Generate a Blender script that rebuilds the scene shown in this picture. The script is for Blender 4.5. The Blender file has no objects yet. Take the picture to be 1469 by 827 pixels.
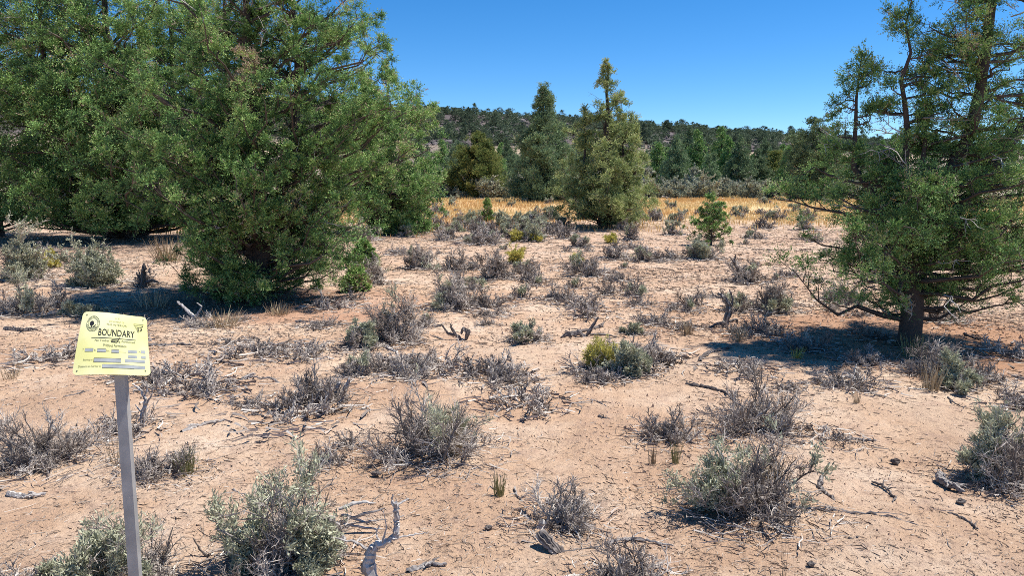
import bpy, math, random
import numpy as np
from mathutils import Vector, Matrix
R = math.radians
scene = bpy.context.scene
COL = scene.collection

# ------------------------------------------------------------------ camera
CAM_H = 1.60
FPX = 1070.0                      # focal length in pixels of the 1469 px wide photograph
PITCH = math.atan((413.5 - 265.0) / FPX)
cam_d = bpy.data.cameras.new('camera'); cam = bpy.data.objects.new('camera', cam_d); COL.objects.link(cam)
cam_d.sensor_width = 36.0; cam_d.lens = 36.0 * FPX / 1469.0
cam_d.clip_start = 0.05; cam_d.clip_end = 6000
cam.location = (0, 0, CAM_H); cam.rotation_euler = (R(90) - PITCH, 0, 0)
scene.camera = cam

# ------------------------------------------------------------------ light
SUN_EL, SUN_AZ = R(64), R(78)      # azimuth clockwise from +Y (view direction)
world = bpy.data.worlds.new('World'); scene.world = world; world.use_nodes = True
nt = world.node_tree; nt.nodes.clear()
sky = nt.nodes.new('ShaderNodeTexSky'); sky.sky_type = 'NISHITA'; sky.sun_disc = False
sky.sun_elevation = SUN_EL; sky.sun_rotation = SUN_AZ; sky.altitude = 3000
sky.air_density = 1.0; sky.dust_density = 0.0; sky.ozone_density = 4.0
hsv = nt.nodes.new('ShaderNodeHueSaturation'); hsv.inputs['Saturation'].default_value = 1.31
bg = nt.nodes.new('ShaderNodeBackground'); bg.inputs['Strength'].default_value = 0.112
wo = nt.nodes.new('ShaderNodeOutputWorld')
nt.links.new(sky.outputs[0], hsv.inputs['Color']); nt.links.new(hsv.outputs[0], bg.inputs[0]); nt.links.new(bg.outputs[0], wo.inputs[0])
sun_d = bpy.data.lights.new('sun', 'SUN'); sun_d.energy = 5.0; sun_d.angle = R(0.55); sun_d.color = (1.0, 0.95, 0.87)
sun = bpy.data.objects.new('sun', sun_d); COL.objects.link(sun)
SV = Vector((math.sin(SUN_AZ) * math.cos(SUN_EL), math.cos(SUN_AZ) * math.cos(SUN_EL), math.sin(SUN_EL)))
sun.rotation_euler = SV.to_track_quat('Z', 'Y').to_euler(); sun.location = SV * 50
vs = scene.view_settings
vs.view_transform = 'Standard'; vs.look = 'None'; vs.exposure = 0.60; vs.gamma = 1.0; vs.use_curve_mapping = False
scene.cycles.filter_width = 0.9; scene.cycles.use_denoising = False
scene.cycles.max_bounces = 6; scene.cycles.diffuse_bounces = 3; scene.cycles.glossy_bounces = 2
scene.cycles.transmission_bounces = 3; scene.cycles.transparent_max_bounces = 4

# ------------------------------------------------------------------ noise, terrain
def vnoise(x, y, seed=0):
    xi = np.floor(x).astype(np.int64); yi = np.floor(y).astype(np.int64)
    fx = x - xi; fy = y - yi
    fx = fx * fx * (3 - 2 * fx); fy = fy * fy * (3 - 2 * fy)
    def h(a, b):
        n = (a * 374761393 + b * 668265263 + seed * 974634777) & 0x7fffffff
        n = ((n ^ (n >> 13)) * 1274126177) & 0x7fffffff
        return ((n ^ (n >> 16)) & 0xffff) / 65535.0
    a = h(xi, yi); b = h(xi + 1, yi); c = h(xi, yi + 1); d = h(xi + 1, yi + 1)
    return (a * (1 - fx) + b * fx) * (1 - fy) + (c * (1 - fx) + d * fx) * fy
def fbm(x, y, seed=0, oct=4):
    s = 0; a = 1; t = 0
    for i in range(oct):
        s = s + a * (vnoise(x, y, seed + i * 7) - .5); t += a; a *= .5; x = x * 2.03 + 3.1; y = y * 2.03 + 1.7
    return s / t * 2
PY = [-2000, 0, 24, 60, 110, 200, 280, 300, 340, 400, 440, 470, 900, 3000]
PH = [0, 0, .05, .50, 1.3, 6.5, 13.2, 15.0, 22, 34, 43.5, 46, 40, -80]
def terrain(x, y):
    x = np.asarray(x, float); y = np.asarray(y, float)
    base = np.interp(y, PY, PH)
    ridge = np.clip(1.0 - (np.clip(x, -150, 420) + 75) * 0.00150, .3, 1.25)
    base = np.where(y > 120, base * (1 + (ridge - 1) * np.clip((y - 120) / 300, 0, 1)), base)
    near = np.exp(-(x * x + y * y) / 1600)
    z = base + .10 * fbm(x / 5, y / 5, 3, 3) * np.clip(y / 6, .25, 1) * near + .035 * fbm(x / .9, y / .9, 11, 3) * near
    z = z + 2.6 * fbm(x / 45, y / 45, 5, 4) * np.clip((y - 150) / 250, 0, 1)
    return z
def tz(x, y): return float(terrain(x, y))
def micro(x, y):      # fine relief of the near ground, on top of terrain()
    d = np.hypot(x, y)
    f = np.clip(1 - d / 26, 0, 1)
    m = .026 * fbm(x / .26, y / .26, 21, 3) + .014 * np.clip(fbm(x / .07, y / .07, 31, 2), -.15, 1)
    return m * f
cp, sp = math.cos(PITCH), math.sin(PITCH)
def ray(px, py):
    u = (px - 734.5) / FPX; v = (413.5 - py) / FPX
    return Vector((u, cp + v * sp, -sp + v * cp))
def P(px, py):        # where the ground lies under that pixel
    d = ray(px, py); t = .5
    prev = t
    while t < 900:
        x, y, z = d.x * t, d.y * t, CAM_H + d.z * t
        if z < tz(x, y): break
        prev = t; t *= 1.01
    lo, hi = prev, t
    for _ in range(14):
        m = (lo + hi) / 2
        if CAM_H + d.z * m < tz(d.x * m, d.y * m): hi = m
        else: lo = m
    return Vector((d.x * hi, d.y * hi, tz(d.x * hi, d.y * hi)))
def mpp(p): return (p.y * cp + (CAM_H - p.z) * sp) / FPX       # metres per photograph pixel there

# ------------------------------------------------------------------ object helpers
def tag(o, label=None, cat=None, group=None, kind=None):
    if label: o['label'] = label
    if cat: o['category'] = cat
    if group: o['group'] = group
    if kind: o['kind'] = kind
    return o
def empty(name, loc=(0, 0, 0), rz=0.0, s=1.0):
    o = bpy.data.objects.new(name, None); COL.objects.link(o)
    o.location = loc; o.rotation_euler = (0, 0, rz); o.scale = (s, s, s); o.empty_display_size = .1
    return o
def link_mesh(name, me, mat, parent=None):
    if mat is not None: me.materials.append(mat)
    o = bpy.data.objects.new(name, me); COL.objects.link(o)
    if parent is not None: o.parent = parent
    return o
def copy_tree(o, parent=None):
    c = o.copy(); COL.objects.link(c)
    if parent is not None: c.parent = parent
    for ch in [k for k in o.children]: copy_tree(ch, c)
    return c
def np_mesh(name, co, quads=None, tris=None, tint=None, smooth=False):
    me = bpy.data.meshes.new(name)
    nq = 0 if quads is None else len(quads); ntri = 0 if tris is None else len(tris)
    me.vertices.add(len(co)); me.vertices.foreach_set('co', np.ascontiguousarray(co, np.float32).ravel())
    loops = []
    if nq: loops.append(np.asarray(quads, np.int32).ravel())
    if ntri: loops.append(np.asarray(tris, np.int32).ravel())
    loops = np.concatenate(loops)
    me.loops.add(len(loops)); me.loops.foreach_set('vertex_index', loops)
    me.polygons.add(nq + ntri)
    starts = np.concatenate([np.arange(nq) * 4, nq * 4 + np.arange(ntri) * 3]).astype(np.int32)
    me.polygons.foreach_set('loop_start', starts)
    me.polygons.foreach_set('use_smooth', np.full(nq + ntri, smooth, bool))
    if tint is not None:
        a = me.attributes.new('tint', 'FLOAT', 'FACE'); a.data.foreach_set('value', np.ascontiguousarray(tint, np.float32))
    me.update(calc_edges=True)
    return me
def norm(v): return v / np.maximum(np.linalg.norm(v, axis=-1, keepdims=True), 1e-9)

class Tubes:
    """collects poly-lines with radii and builds them all as one mesh of tapered tubes"""
    def __init__(s): s.b = {}
    def add(s, pts, rad, tint=0.5):
        pts = np.asarray(pts, float); s.b.setdefault(len(pts), []).append((pts, np.asarray(rad, float), tint))
    def mesh(s, name, sides=5, smooth=True, flute=0.0):
        cos, qs, ts = [], [], []; off = 0; frg = np.random.default_rng(99)
        for n, L in s.b.items():
            Pn = np.stack([a[0] for a in L]); Rn = np.stack([a[1] for a in L]); T = np.array([a[2] for a in L])
            d = np.gradient(Pn, axis=1); d = norm(d)
            ref = np.where(np.abs(d[..., 2:3]) > .9, np.array([1., 0, 0]), np.array([0, 0, 1.]))
            ref = ref[:, :1].repeat(n, 1)
            u = norm(np.cross(d, ref)); w = np.cross(d, u)
            a = np.arange(sides) / sides * 2 * np.pi
            ring = Pn[:, :, None] + Rn[:, :, None, None] * (np.cos(a)[None, None, :, None] * u[:, :, None] + np.sin(a)[None, None, :, None] * w[:, :, None])
            M = len(L)
            if flute:
                fl = 1 + flute * (frg.uniform(-1, 1, (M, 1, sides, 1)) + .45 * frg.uniform(-1, 1, (M, n, sides, 1)))
                ring = Pn[:, :, None] + (ring - Pn[:, :, None]) * fl
            cos.append(ring.reshape(-1, 3))
            k = np.arange(sides); k2 = (k + 1) % sides
            i = np.arange(n - 1)[:, None] * sides
            q = np.stack([i + k, i + k2, i + sides + k2, i + sides + k], -1).reshape(-1, 4)
            q = q[None] + (np.arange(M) * n * sides)[:, None, None] + off
            qs.append(q.reshape(-1, 4)); tq = np.repeat(T, (n - 1) * sides)
            if flute: tq = np.clip(tq + (frg.normal(0, .22, (M, 1, sides)) + frg.normal(0, .08, (M, n - 1, sides))).ravel(), 0, 1)
            ts.append(tq); off += M * n * sides
        return np_mesh(name, np.concatenate(cos), quads=np.concatenate(qs), tint=np.concatenate(ts), smooth=smooth)

def leaf_quads(o, d, l, w, rng):
    """rhombic leaflets: origin o, direction d, length l, width w"""
    side = norm(np.cross(d, rng.normal(size=d.shape)))
    l = l[:, None]; w = w[:, None]
    m = o + d * l * .45
    co = np.stack([o, m + side * w * .5, o + d * l, m - side * w * .5], 1).reshape(-1, 3)
    return co
def leaf_mesh(name, o, d, l, w, tint, rng):
    co = leaf_quads(o, d, l, w, rng)
    return np_mesh(name, co, quads=np.arange(len(co)).reshape(-1, 4), tint=tint)

# ------------------------------------------------------------------ materials
def new_mat(name):
    m = bpy.data.materials.new(name); m.use_nodes = True; n = m.node_tree; n.nodes.clear()
    out = n.nodes.new('ShaderNodeOutputMaterial')
    return m, n, out
def ramp(n, stops, interp='LINEAR'):
    r = n.nodes.new('ShaderNodeValToRGB'); cr = r.color_ramp; cr.interpolation = interp
    while len(cr.elements) < len(stops): cr.elements.new(.5)
    for e, (p, c) in zip(cr.elements, stops): e.position = p; e.color = (*c, 1)
    return r
def tint_mat(name, stops, rough=.75, transl=0.0, noise_scale=0, noise_amt=.25, spec=.25, obj_rand=0.0):
    m, n, out = new_mat(name)
    a = n.nodes.new('ShaderNodeAttribute'); a.attribute_name = 'tint'
    r = ramp(n, stops); n.links.new(a.outputs['Fac'], r.inputs[0]); colr = r.outputs[0]
    if noise_scale:
        tc = n.nodes.new('ShaderNodeTexCoord')
        no = n.nodes.new('ShaderNodeTexNoise'); no.inputs['Scale'].default_value = noise_scale; no.inputs['Detail'].default_value = 4
        n.links.new(tc.outputs['Object'], no.inputs['Vector'])
        mr = n.nodes.new('ShaderNodeMapRange'); mr.inputs[3].default_value = 1 - noise_amt; mr.inputs[4].default_value = 1 + noise_amt
        n.links.new(no.outputs[0], mr.inputs[0])
        mx = n.nodes.new('ShaderNodeVectorMath'); mx.operation = 'SCALE'
        n.links.new(colr, mx.inputs[0]); n.links.new(mr.outputs[0], mx.inputs['Scale']); colr = mx.outputs[0]
    if obj_rand:
        oi = n.nodes.new('ShaderNodeObjectInfo'); mr = n.nodes.new('ShaderNodeMapRange')
        mr.inputs[3].default_value = 1 - obj_rand; mr.inputs[4].default_value = 1 + obj_rand
        n.links.new(oi.outputs['Random'], mr.inputs[0])
        mx = n.nodes.new('ShaderNodeVectorMath'); mx.operation = 'SCALE'
        n.links.new(colr, mx.inputs[0]); n.links.new(mr.outputs[0], mx.inputs['Scale']); colr = mx.outputs[0]
    p = n.nodes.new('ShaderNodeBsdfPrincipled'); p.inputs['Roughness'].default_value = rough
    p.inputs['Specular IOR Level'].default_value = spec
    n.links.new(colr, p.inputs['Base Color']); sh = p.outputs[0]
    if transl:
        t = n.nodes.new('ShaderNodeBsdfTranslucent'); n.links.new(colr, t.inputs[0])
        ms = n.nodes.new('ShaderNodeMixShader'); ms.inputs[0].default_value = transl
        n.links.new(sh, ms.inputs[1]); n.links.new(t.outputs[0], ms.inputs[2]); sh = ms.outputs[0]
    n.links.new(sh, out.inputs[0])
    return m
M = {}
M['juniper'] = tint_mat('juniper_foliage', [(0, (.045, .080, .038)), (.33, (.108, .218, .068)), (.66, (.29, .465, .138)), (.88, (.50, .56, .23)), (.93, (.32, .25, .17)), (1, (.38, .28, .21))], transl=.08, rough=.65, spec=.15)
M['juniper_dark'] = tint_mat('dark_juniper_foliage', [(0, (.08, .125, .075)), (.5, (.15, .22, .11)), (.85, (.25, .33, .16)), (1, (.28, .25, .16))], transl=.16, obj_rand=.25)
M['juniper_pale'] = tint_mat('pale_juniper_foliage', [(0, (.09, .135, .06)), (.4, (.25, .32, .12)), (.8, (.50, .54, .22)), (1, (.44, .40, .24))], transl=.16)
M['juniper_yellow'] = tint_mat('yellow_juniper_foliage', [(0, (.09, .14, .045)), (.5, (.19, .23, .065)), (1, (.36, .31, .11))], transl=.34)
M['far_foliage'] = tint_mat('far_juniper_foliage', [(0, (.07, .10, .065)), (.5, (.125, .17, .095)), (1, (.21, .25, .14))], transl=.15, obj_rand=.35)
M['bark'] = tint_mat('juniper_bark', [(0, (.055, .042, .036)), (.5, (.10, .08, .068)), (1, (.21, .18, .155))], noise_scale=35, noise_amt=.5, rough=.9)
M['dead_wood'] = tint_mat('weathered_wood', [(0, (.10, .083, .075)), (.5, (.25, .225, .21)), (1, (.50, .47, .44))], noise_scale=40, noise_amt=.45, rough=.85)
M['twig'] = tint_mat('dead_twigs', [(0, (.16, .13, .11)), (.5, (.36, .31, .275)), (1, (.61, .55, .48))], rough=.8)
M['sage'] = tint_mat('sage_leaves', [(0, (.25, .25, .17)), (.5, (.41, .42, .29)), (1, (.60, .60, .44))], transl=.15)
M['rabbit'] = tint_mat('rabbitbrush_leaves', [(0, (.30, .30, .09)), (.5, (.52, .47, .12)), (1, (.72, .62, .18))], transl=.2)
M['straw'] = tint_mat('dry_grass', [(0, (.34, .25, .15)), (.5, (.54, .43, .27)), (1, (.70, .60, .42))], transl=.25)
M['gold'] = tint_mat('golden_meadow_grass', [(0, (.52, .29, .11)), (.5, (.72, .47, .20)), (1, (.78, .62, .31))], transl=.35)
M['green_grass'] = tint_mat('green_grass', [(0, (.16, .18, .06)), (.5, (.30, .30, .11)), (1, (.50, .45, .24))], transl=.2)
M['litter'] = tint_mat('ground_litter', [(0, (.10, .072, .055)), (.45, (.20, .15, .115)), (.8, (.32, .26, .21)), (1, (.52, .46, .40))], rough=.9)

def ground_mat():
    m, n, out = new_mat('sandy_soil')
    tc = n.nodes.new('ShaderNodeTexCoord'); pos = tc.outputs['Object']
    def noise(scale, detail=6, rough=.6, w=0.0, sc=None):
        no = n.nodes.new('ShaderNodeTexNoise'); no.inputs['Scale'].default_value = scale
        no.inputs['Detail'].default_value = detail; no.inputs['Roughness'].default_value = rough
        mp = n.nodes.new('ShaderNodeMapping'); mp.inputs['Location'].default_value = (w, w * .7, 0)
        if sc: mp.inputs['Scale'].default_value = sc
        n.links.new(pos, mp.inputs[0]); n.links.new(mp.outputs[0], no.inputs['Vector'])
        return no.outputs[0]
    def mr(v, a, b, c=0., d=1.):
        x = n.nodes.new('ShaderNodeMapRange'); x.inputs[1].default_value = a; x.inputs[2].default_value = b
        x.inputs[3].default_value = c; x.inputs[4].default_value = d; n.links.new(v, x.inputs[0]); return x.outputs[0]
    def math_(op, a, b):
        x = n.nodes.new('ShaderNodeMath'); x.operation = op; x.use_clamp = False
        for i, v in enumerate((a, b)):
            if isinstance(v, (int, float)): x.inputs[i].default_value = v
            else: n.links.new(v, x.inputs[i])
        return x.outputs[0]
    def mix(f, a, b):
        x = n.nodes.new('ShaderNodeMix'); x.data_type = 'RGBA'
        if isinstance(f, (int, float)): x.inputs[0].default_value = f
        else: n.links.new(f, x.inputs[0])
        for i, v in ((6, a), (7, b)):
            if isinstance(v, tuple): x.inputs[i].default_value = (*v, 1)
            else: n.links.new(v, x.inputs[i])
        return x.outputs[2]
    sep = n.nodes.new('ShaderNodeSeparateXYZ'); n.links.new(pos, sep.inputs[0])
    Y = sep.outputs[1]
    # sand
    r1 = ramp(n, [(.30, (.43, .27, .175)), (.48, (.57, .385, .255)), (.68, (.73, .57, .43))]); n.links.new(noise(.8, 8, .65), r1.inputs[0])
    c = r1.outputs[0]
    # paler crust patches and redder soil
    c = mix(mr(noise(.35, 5, .6, 13), .52, .70, 0, .65), c, (.70, .55, .41))
    c = mix(mr(noise(1.7, 6, .7, 31), .54, .74, 0, .5), c, (.50, .30, .20))
    # litter stains: organic crumbs
    c = mix(mr(noise(22, 8, .8, 5), .52, .62, 0, .75), c, (.33, .225, .165))
    c = mix(mr(noise(5, 8, .75, 25), .50, .66, 0, .55), c, (.40, .27, .205))
    c = mix(mr(noise(62, 5, .75, 9), .57, .66, 0, .8), c, (.15, .105, .085))
    c = mix(math_('MULTIPLY', mr(noise(8, 7, .75, 3, (1, .5, 1)), .56, .70, 0, 1), mr(noise(.5, 3, .5, 44), .4, .6, .1, .6)), c, (.30, .215, .165))
    c = mix(mr(noise(45, 3, .6, 77), .64, .70, 0, .6), c, (.72, .56, .43))
    # needle duff under the junipers
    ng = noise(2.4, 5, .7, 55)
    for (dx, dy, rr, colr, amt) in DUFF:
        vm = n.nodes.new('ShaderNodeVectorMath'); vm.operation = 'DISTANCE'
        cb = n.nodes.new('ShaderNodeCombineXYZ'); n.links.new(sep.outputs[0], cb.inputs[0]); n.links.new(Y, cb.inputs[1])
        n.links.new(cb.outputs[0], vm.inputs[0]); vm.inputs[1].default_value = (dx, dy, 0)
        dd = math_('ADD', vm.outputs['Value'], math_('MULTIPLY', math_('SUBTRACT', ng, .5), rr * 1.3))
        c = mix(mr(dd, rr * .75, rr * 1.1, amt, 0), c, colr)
    # farther out: straw covered soil, then meadow, then grey brush soil, hill soil, rimrock
    wob = math_('ADD', Y, mr(noise(.12, 4, .6, 21), 0, 1, -9, 9))
    c = mix(mr(math_('ADD', Y, mr(noise(.5, 4, .6, 2), 0, 1, -5, 5)), 9, 24, 0, .6), c, mix(mr(noise(1.1, 6, .7, 52), .42, .58), (.37, .255, .19), (.53, .38, .27)))
    c = mix(mr(wob, 27, 36, 0, .9), c, mix(mr(noise(.3, 4, .6, 71), .4, .6), (.60, .39, .19), (.58, .46, .24)))
    c = mix(mr(wob, 57, 64, 0, 1), c, (.34, .28, .21))
    c = mix(mr(Y, 130, 220, 0, .8), c, mix(mr(noise(.05, 5, .65, 61), .42, .56), (.13, .105, .095), (.24, .19, .15)))
    # pale banks half way up
    bank = math_('MULTIPLY', mr(noise(.022, 4, .55, 91, (1, .6, 1)), .50, .54, 0, 1), math_('MULTIPLY', mr(Y, 262, 276, 0, 1), mr(Y, 318, 330, 1, 0)))
    c = mix(bank, c, (.62, .46, .34))
    rockc = mix(mr(noise(.25, 6, .8, 17), .4, .6), (.055, .046, .05), (.12, .10, .10))
    c = mix(math_('MULTIPLY', mr(Y, 322, 350, 0, 1), mr(noise(.03, 5, .7, 33), .38, .48, .4, .95)), c, rockc)
    p = n.nodes.new('ShaderNodeBsdfPrincipled'); p.inputs['Roughness'].default_value = .95; p.inputs['Specular IOR Level'].default_value = .1
    n.links.new(c, p.inputs['Base Color'])
    b = n.nodes.new('ShaderNodeBump'); b.inputs['Strength'].default_value = 1.0; b.inputs['Distance'].default_value = .022
    hh = math_('ADD', noise(30, 8, .75, 1), math_('MULTIPLY', noise(110, 4, .7, 2), .5))
    n.links.new(hh, b.inputs['Height']); n.links.new(b.outputs[0], p.inputs['Normal'])
    n.links.new(p.outputs[0], out.inputs[0])
    return m

# where the junipers stand (needle duff below them): x, y, radius, colour, strength
T_LEFT = P(372, 432); T_RIGHT = P(1302, 497); T_MID = P(868, 327)
T_BACK_L = Vector((-560 * 21 / FPX, 21.0, 0)); T_BACK_R = Vector((-(734.5 - 560) * 24 / FPX, 24.0, 0))
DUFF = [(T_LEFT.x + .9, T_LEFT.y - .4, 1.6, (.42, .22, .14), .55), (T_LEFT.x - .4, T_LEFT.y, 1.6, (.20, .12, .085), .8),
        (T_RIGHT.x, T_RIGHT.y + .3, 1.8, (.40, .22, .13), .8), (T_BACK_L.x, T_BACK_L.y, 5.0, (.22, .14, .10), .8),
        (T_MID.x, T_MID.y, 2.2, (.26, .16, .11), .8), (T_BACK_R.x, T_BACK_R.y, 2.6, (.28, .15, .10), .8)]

# ------------------------------------------------------------------ ground sheet
def build_ground():
    dense = np.radians(np.linspace(-46, 46, 640)); coarse = np.radians(np.linspace(46, 314, 72))[1:-1]
    ang = np.concatenate([dense, coarse]); na = len(ang)
    d = np.concatenate([np.geomspace(.25, 14, 520)[:-1], np.geomspace(14, 520, 330)[:-1], np.geomspace(520, 3500, 24)])
    A, D = np.meshgrid(ang, d)
    X = np.sin(A) * D; Y = np.cos(A) * D
    Z = terrain(X, Y) + micro(X, Y)
    co = np.stack([X, Y, Z], -1).reshape(-1, 3)
    nd = len(d)
    i = np.arange(nd - 1)[:, None] * na; j = np.arange(na); j2 = (j + 1) % na
    q = np.stack([i + j, i + na + j, i + na + j2, i + j2], -1).reshape(-1, 4)[:, ::-1]
    c = len(co); co = np.vstack([co, [[0, 0, tz(0, 0)]]])
    t = np.stack([np.full(na, c), j2, j], -1)
    me = np_mesh('ground', co, quads=q, tris=t, smooth=True)
    g = link_mesh('ground', me, ground_mat()); tag(g, kind='structure'); return g
build_ground()

# ------------------------------------------------------------------ junipers
def wander(rng, a, d, length, n, curl=.25, up=0.0):
    pts = [np.array(a, float)]; d = np.array(d, float); d /= np.linalg.norm(d)
    for k in range(n - 1):
        pts.append(pts[-1] + d * length / (n - 1))
        d = d + rng.normal(size=3) * curl; d[2] += up; d /= np.linalg.norm(d)
    return np.array(pts)
def bez(a, b, c, n):
    t = np.linspace(0, 1, n)[:, None]
    return (1 - t) ** 2 * a + 2 * t * (1 - t) * b + t * t * c

def juniper(name, H, prof, seed, n_limbs, subs, sprays, leaflets, leaf, mat, spray_len=.22, leaders=None, trunk_r=.14,
            skew=(0, 0), rough=.22, dead=30, dead_len=.5, zmin=0.02, gap=None, parts=True, trunk_stems=1, tint_mu=.42, rise=.45, azfn=None, uppow=1.0, fork=.35, inner=.18, holes=.27, spreadf=.45):
    """prof: list of (height fraction, radius in metres). Returns an Empty with trunk, branches and crown."""
    rng = np.random.default_rng(seed)
    root = empty(name)
    tr = Tubes(); br = Tubes()
    stems = []
    lead = leaders or [(0, 0, H, 1.0)]
    for L_ in lead:
        lx, ly, lh, lr = L_[:4]; lp = L_[4] if len(L_) > 4 else prof
        n = 14; t = np.linspace(0, 1, n)
        sp_ = np.clip((t * lh - fork) / (spreadf * lh), 0, 1) ** .8
        c = np.stack([lx * sp_ + skew[0] * t, ly * sp_ + skew[1] * t, t * lh], -1)
        c[1:, :2] += rng.normal(size=(n - 1, 2)) * .012 * min(lh, 3) / 2
        stems.append((c, lh, lr, np.array([p[0] for p in lp]), np.array([p[1] for p in lp])))
        tr.add(c - np.array([0, 0, .12]) * (t[:, None] == 0), trunk_r * min(lr, .3 + lp[2][1]) * (1 - t * .93) * (1 + .35 * np.exp(-t * 14)), .22)
    O, D, T, S = [], [], [], []
    w = np.array([s[1] * s[2] * (.25 + s[4].max()) for s in stems]); w = w / w.sum()
    for k in range(n_limbs):
        si = rng.choice(len(stems), p=w); c, lh, lr, pt, pr = stems[si]
        while True:
            t = rng.uniform(0, 1) ** uppow
            rad = np.interp(t, pt, pr)
            if rng.uniform(0, pr.max()) < rad + .12 * pr.max(): break
        az = rng.uniform(0, 2 * np.pi)
        rad = rad * lr
        mod = min(1.10, 1 + rough * 1.6 * float(fbm(np.array(az * 1.3 + 50), np.array(t * H * .9), seed, 3)))
        if azfn is not None: mod = mod * azfn(az, t, si)
        r = max(.05, rad * mod * rng.uniform(.62, 1.05))
        hE = max(zmin + .04, t * lh)
        hS = max(.15, hE - r * rng.uniform(.25, .75) * rise * 2)
        ts = np.clip(hS / lh, 0, .97)
        a = np.array([np.interp(ts, np.linspace(0, 1, len(c)), c[:, i]) for i in range(3)])
        tcx = [np.interp(t, np.linspace(0, 1, len(c)), c[:, i]) for i in range(2)]
        e = np.array([tcx[0] + np.cos(az) * r, tcx[1] + np.sin(az) * r, hE])
        if gap is not None and gap(e): continue
        if holes and vnoise(np.array(e[0] * 2.1 + e[1] * 1.3 + 70), np.array(e[2] * 2.3 - e[1] * 1.2 + 40), seed) < holes * .9: continue
        m = (a + e) / 2; m[2] -= r * .12 * (1 if t < .5 else .4)
        m += rng.normal(size=3) * .06 * r
        L = bez(a, m, e, 6); L[1:-1] += rng.normal(size=(4, 3)) * .035 * r
        lr0 = .008 + .015 * r
        br.add(L, np.linspace(lr0, .005, 6), .3 + .3 * rng.random())
        ld = norm(e - m)
        ltint = rng.normal(0, .10)
        for s in range(max(3, int(subs * (.55 + .5 * min(r, 2.0))))):
            u = rng.uniform(inner, 1.0) if s else 1.0
            u = 1 - (1 - u) * .9
            b = np.array([np.interp(u, np.linspace(0, 1, 6), L[:, i]) for i in range(3)])
            sd = ld * .7 + rng.normal(size=3) * .62; sd[2] += .25; sd /= np.linalg.norm(sd)
            sl = rng.uniform(.5, 1.9) * spray_len * (.5 + .5 * min(1.2, r))
            en = b + sd * sl
            if en[2] < zmin: en[2] = zmin
            if holes and vnoise(np.array(en[0] * 2.1 + en[1] * 1.3 + 70), np.array(en[2] * 2.3 - en[1] * 1.2 + 40), seed) < holes * .45: continue
            br.add(np.stack([b, (b + en) / 2 + rng.normal(size=3) * .02, en]), [.006, .004, .003], .4)
            ns = max(2, int(sprays * rng.uniform(.6, 1.4)))
            out_ = np.array([en[0] - c[0, 0], en[1] - c[0, 1], 0]); out_ = out_ / (np.linalg.norm(out_) + .05)
            rn_ = norm(norm(rng.normal(size=(ns, 3))) + np.array([0, 0, .50]) + out_ * .15 + sd * .2)
            cs = rng.uniform(.7, 1.3)
            o = en + rn_ * spray_len * .12 * cs
            d = rn_
            O.append(o); D.append(d); T.append(np.full(ns, tint_mu + ltint + rng.normal(0, .10)) + rng.normal(0, .07, ns) + (rng.random(ns) < .04) * .55)
            S.append(spray_len * cs * rng.uniform(.55, 1.05, ns) * (.7 + .3 * min(1, r)))
    # tips of the leaders
    for (c, lh, lr, _a, _b) in stems:
        ns = int(sprays * 5)
        f = rng.uniform(.86, 1.0, ns)
        o = np.stack([np.interp(f, np.linspace(0, 1, len(c)), c[:, i]) for i in range(3)], -1) + rng.normal(size=(ns, 3)) * .04
        O.append(o); D.append(norm(rng.normal(size=(ns, 3)) * .5 + [0, 0, .9])); T.append(rng.normal(tint_mu, .1, ns)); S.append(spray_len * rng.uniform(.6, 1.2, ns) * np.interp(f, [.86, 1], [1, .3]))
    O = np.concatenate(O); D = np.concatenate(D); T = np.concatenate(T); S = np.concatenate(S)
    ok = O[:, 2] > zmin; O, D, T, S = O[ok], D[ok], T[ok], S[ok]
    N = len(O); K = leaflets
    u = rng.uniform(0, 1, (N, K))
    rnd = norm(rng.normal(size=(N, K, 3)))
    wdt = (np.sin(np.clip(u * 1.15, 0, 1) * np.pi) * .10 + .05)[..., None] * S[:, None, None]
    o = O[:, None] + D[:, None] * (u * S[:, None])[..., None] + rnd * wdt * rng.uniform(.2, 1, (N, K, 1))
    d = norm(D[:, None] * .95 + rnd * .6)
    l = leaf[0] * rng.uniform(.6, 1.35, (N, K)); wd = leaf[1] * rng.uniform(.7, 1.3, (N, K))
    tt = np.clip(T[:, None] + rng.normal(0, .07, (N, K)) + (u - .55) * .50, 0, 1)  # tips paler, bases older and darker; also paints inner crown shade into the tint
    o = o.reshape(-1, 3); d = d.reshape(-1, 3)
    o[:, 2] = np.maximum(o[:, 2], zmin * .5)
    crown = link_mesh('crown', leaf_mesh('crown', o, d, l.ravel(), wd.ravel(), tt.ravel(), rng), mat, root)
    # bare dead twigs inside and poking out
    dt = Tubes()
    for k in range(dead):
        si = rng.choice(len(stems), p=w); c, lh, lr, pt, pr = stems[si]
        t = rng.uniform(.06, .85); az = rng.uniform(0, 2 * np.pi)
        a = np.array([np.interp(t, np.linspace(0, 1, len(c)), c[:, i]) for i in range(3)])
        r = np.interp(t, pt, pr) * lr
        d0 = np.array([np.cos(az), np.sin(az), rng.uniform(-.15, .6)])
        st = a + d0 * r * rng.uniform(.2, .75)
        pth = wander(rng, st, d0, dead_len * rng.uniform(.5, 1.2), 5, .3)
        if pth[:, 2].min() < .03: continue
        tn = rng.uniform(.4, 1); dt = Tubes()
        dt.add(pth, np.linspace(.008, .003, 5), tn)
        for q in range(5):
            i = rng.integers(1, 5)
            dt.add(wander(rng, pth[i], d0 + rng.normal(size=3) * .7, dead_len * .35, 3, .3), [.004, .003, .0015], tn)
        link_mesh('dead_branch', dt.mesh('dead_branch', 3), M['dead_wood'], root)
    if tr.b: link_mesh('trunk', tr.mesh('trunk', 10), M['bark'], root)
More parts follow.
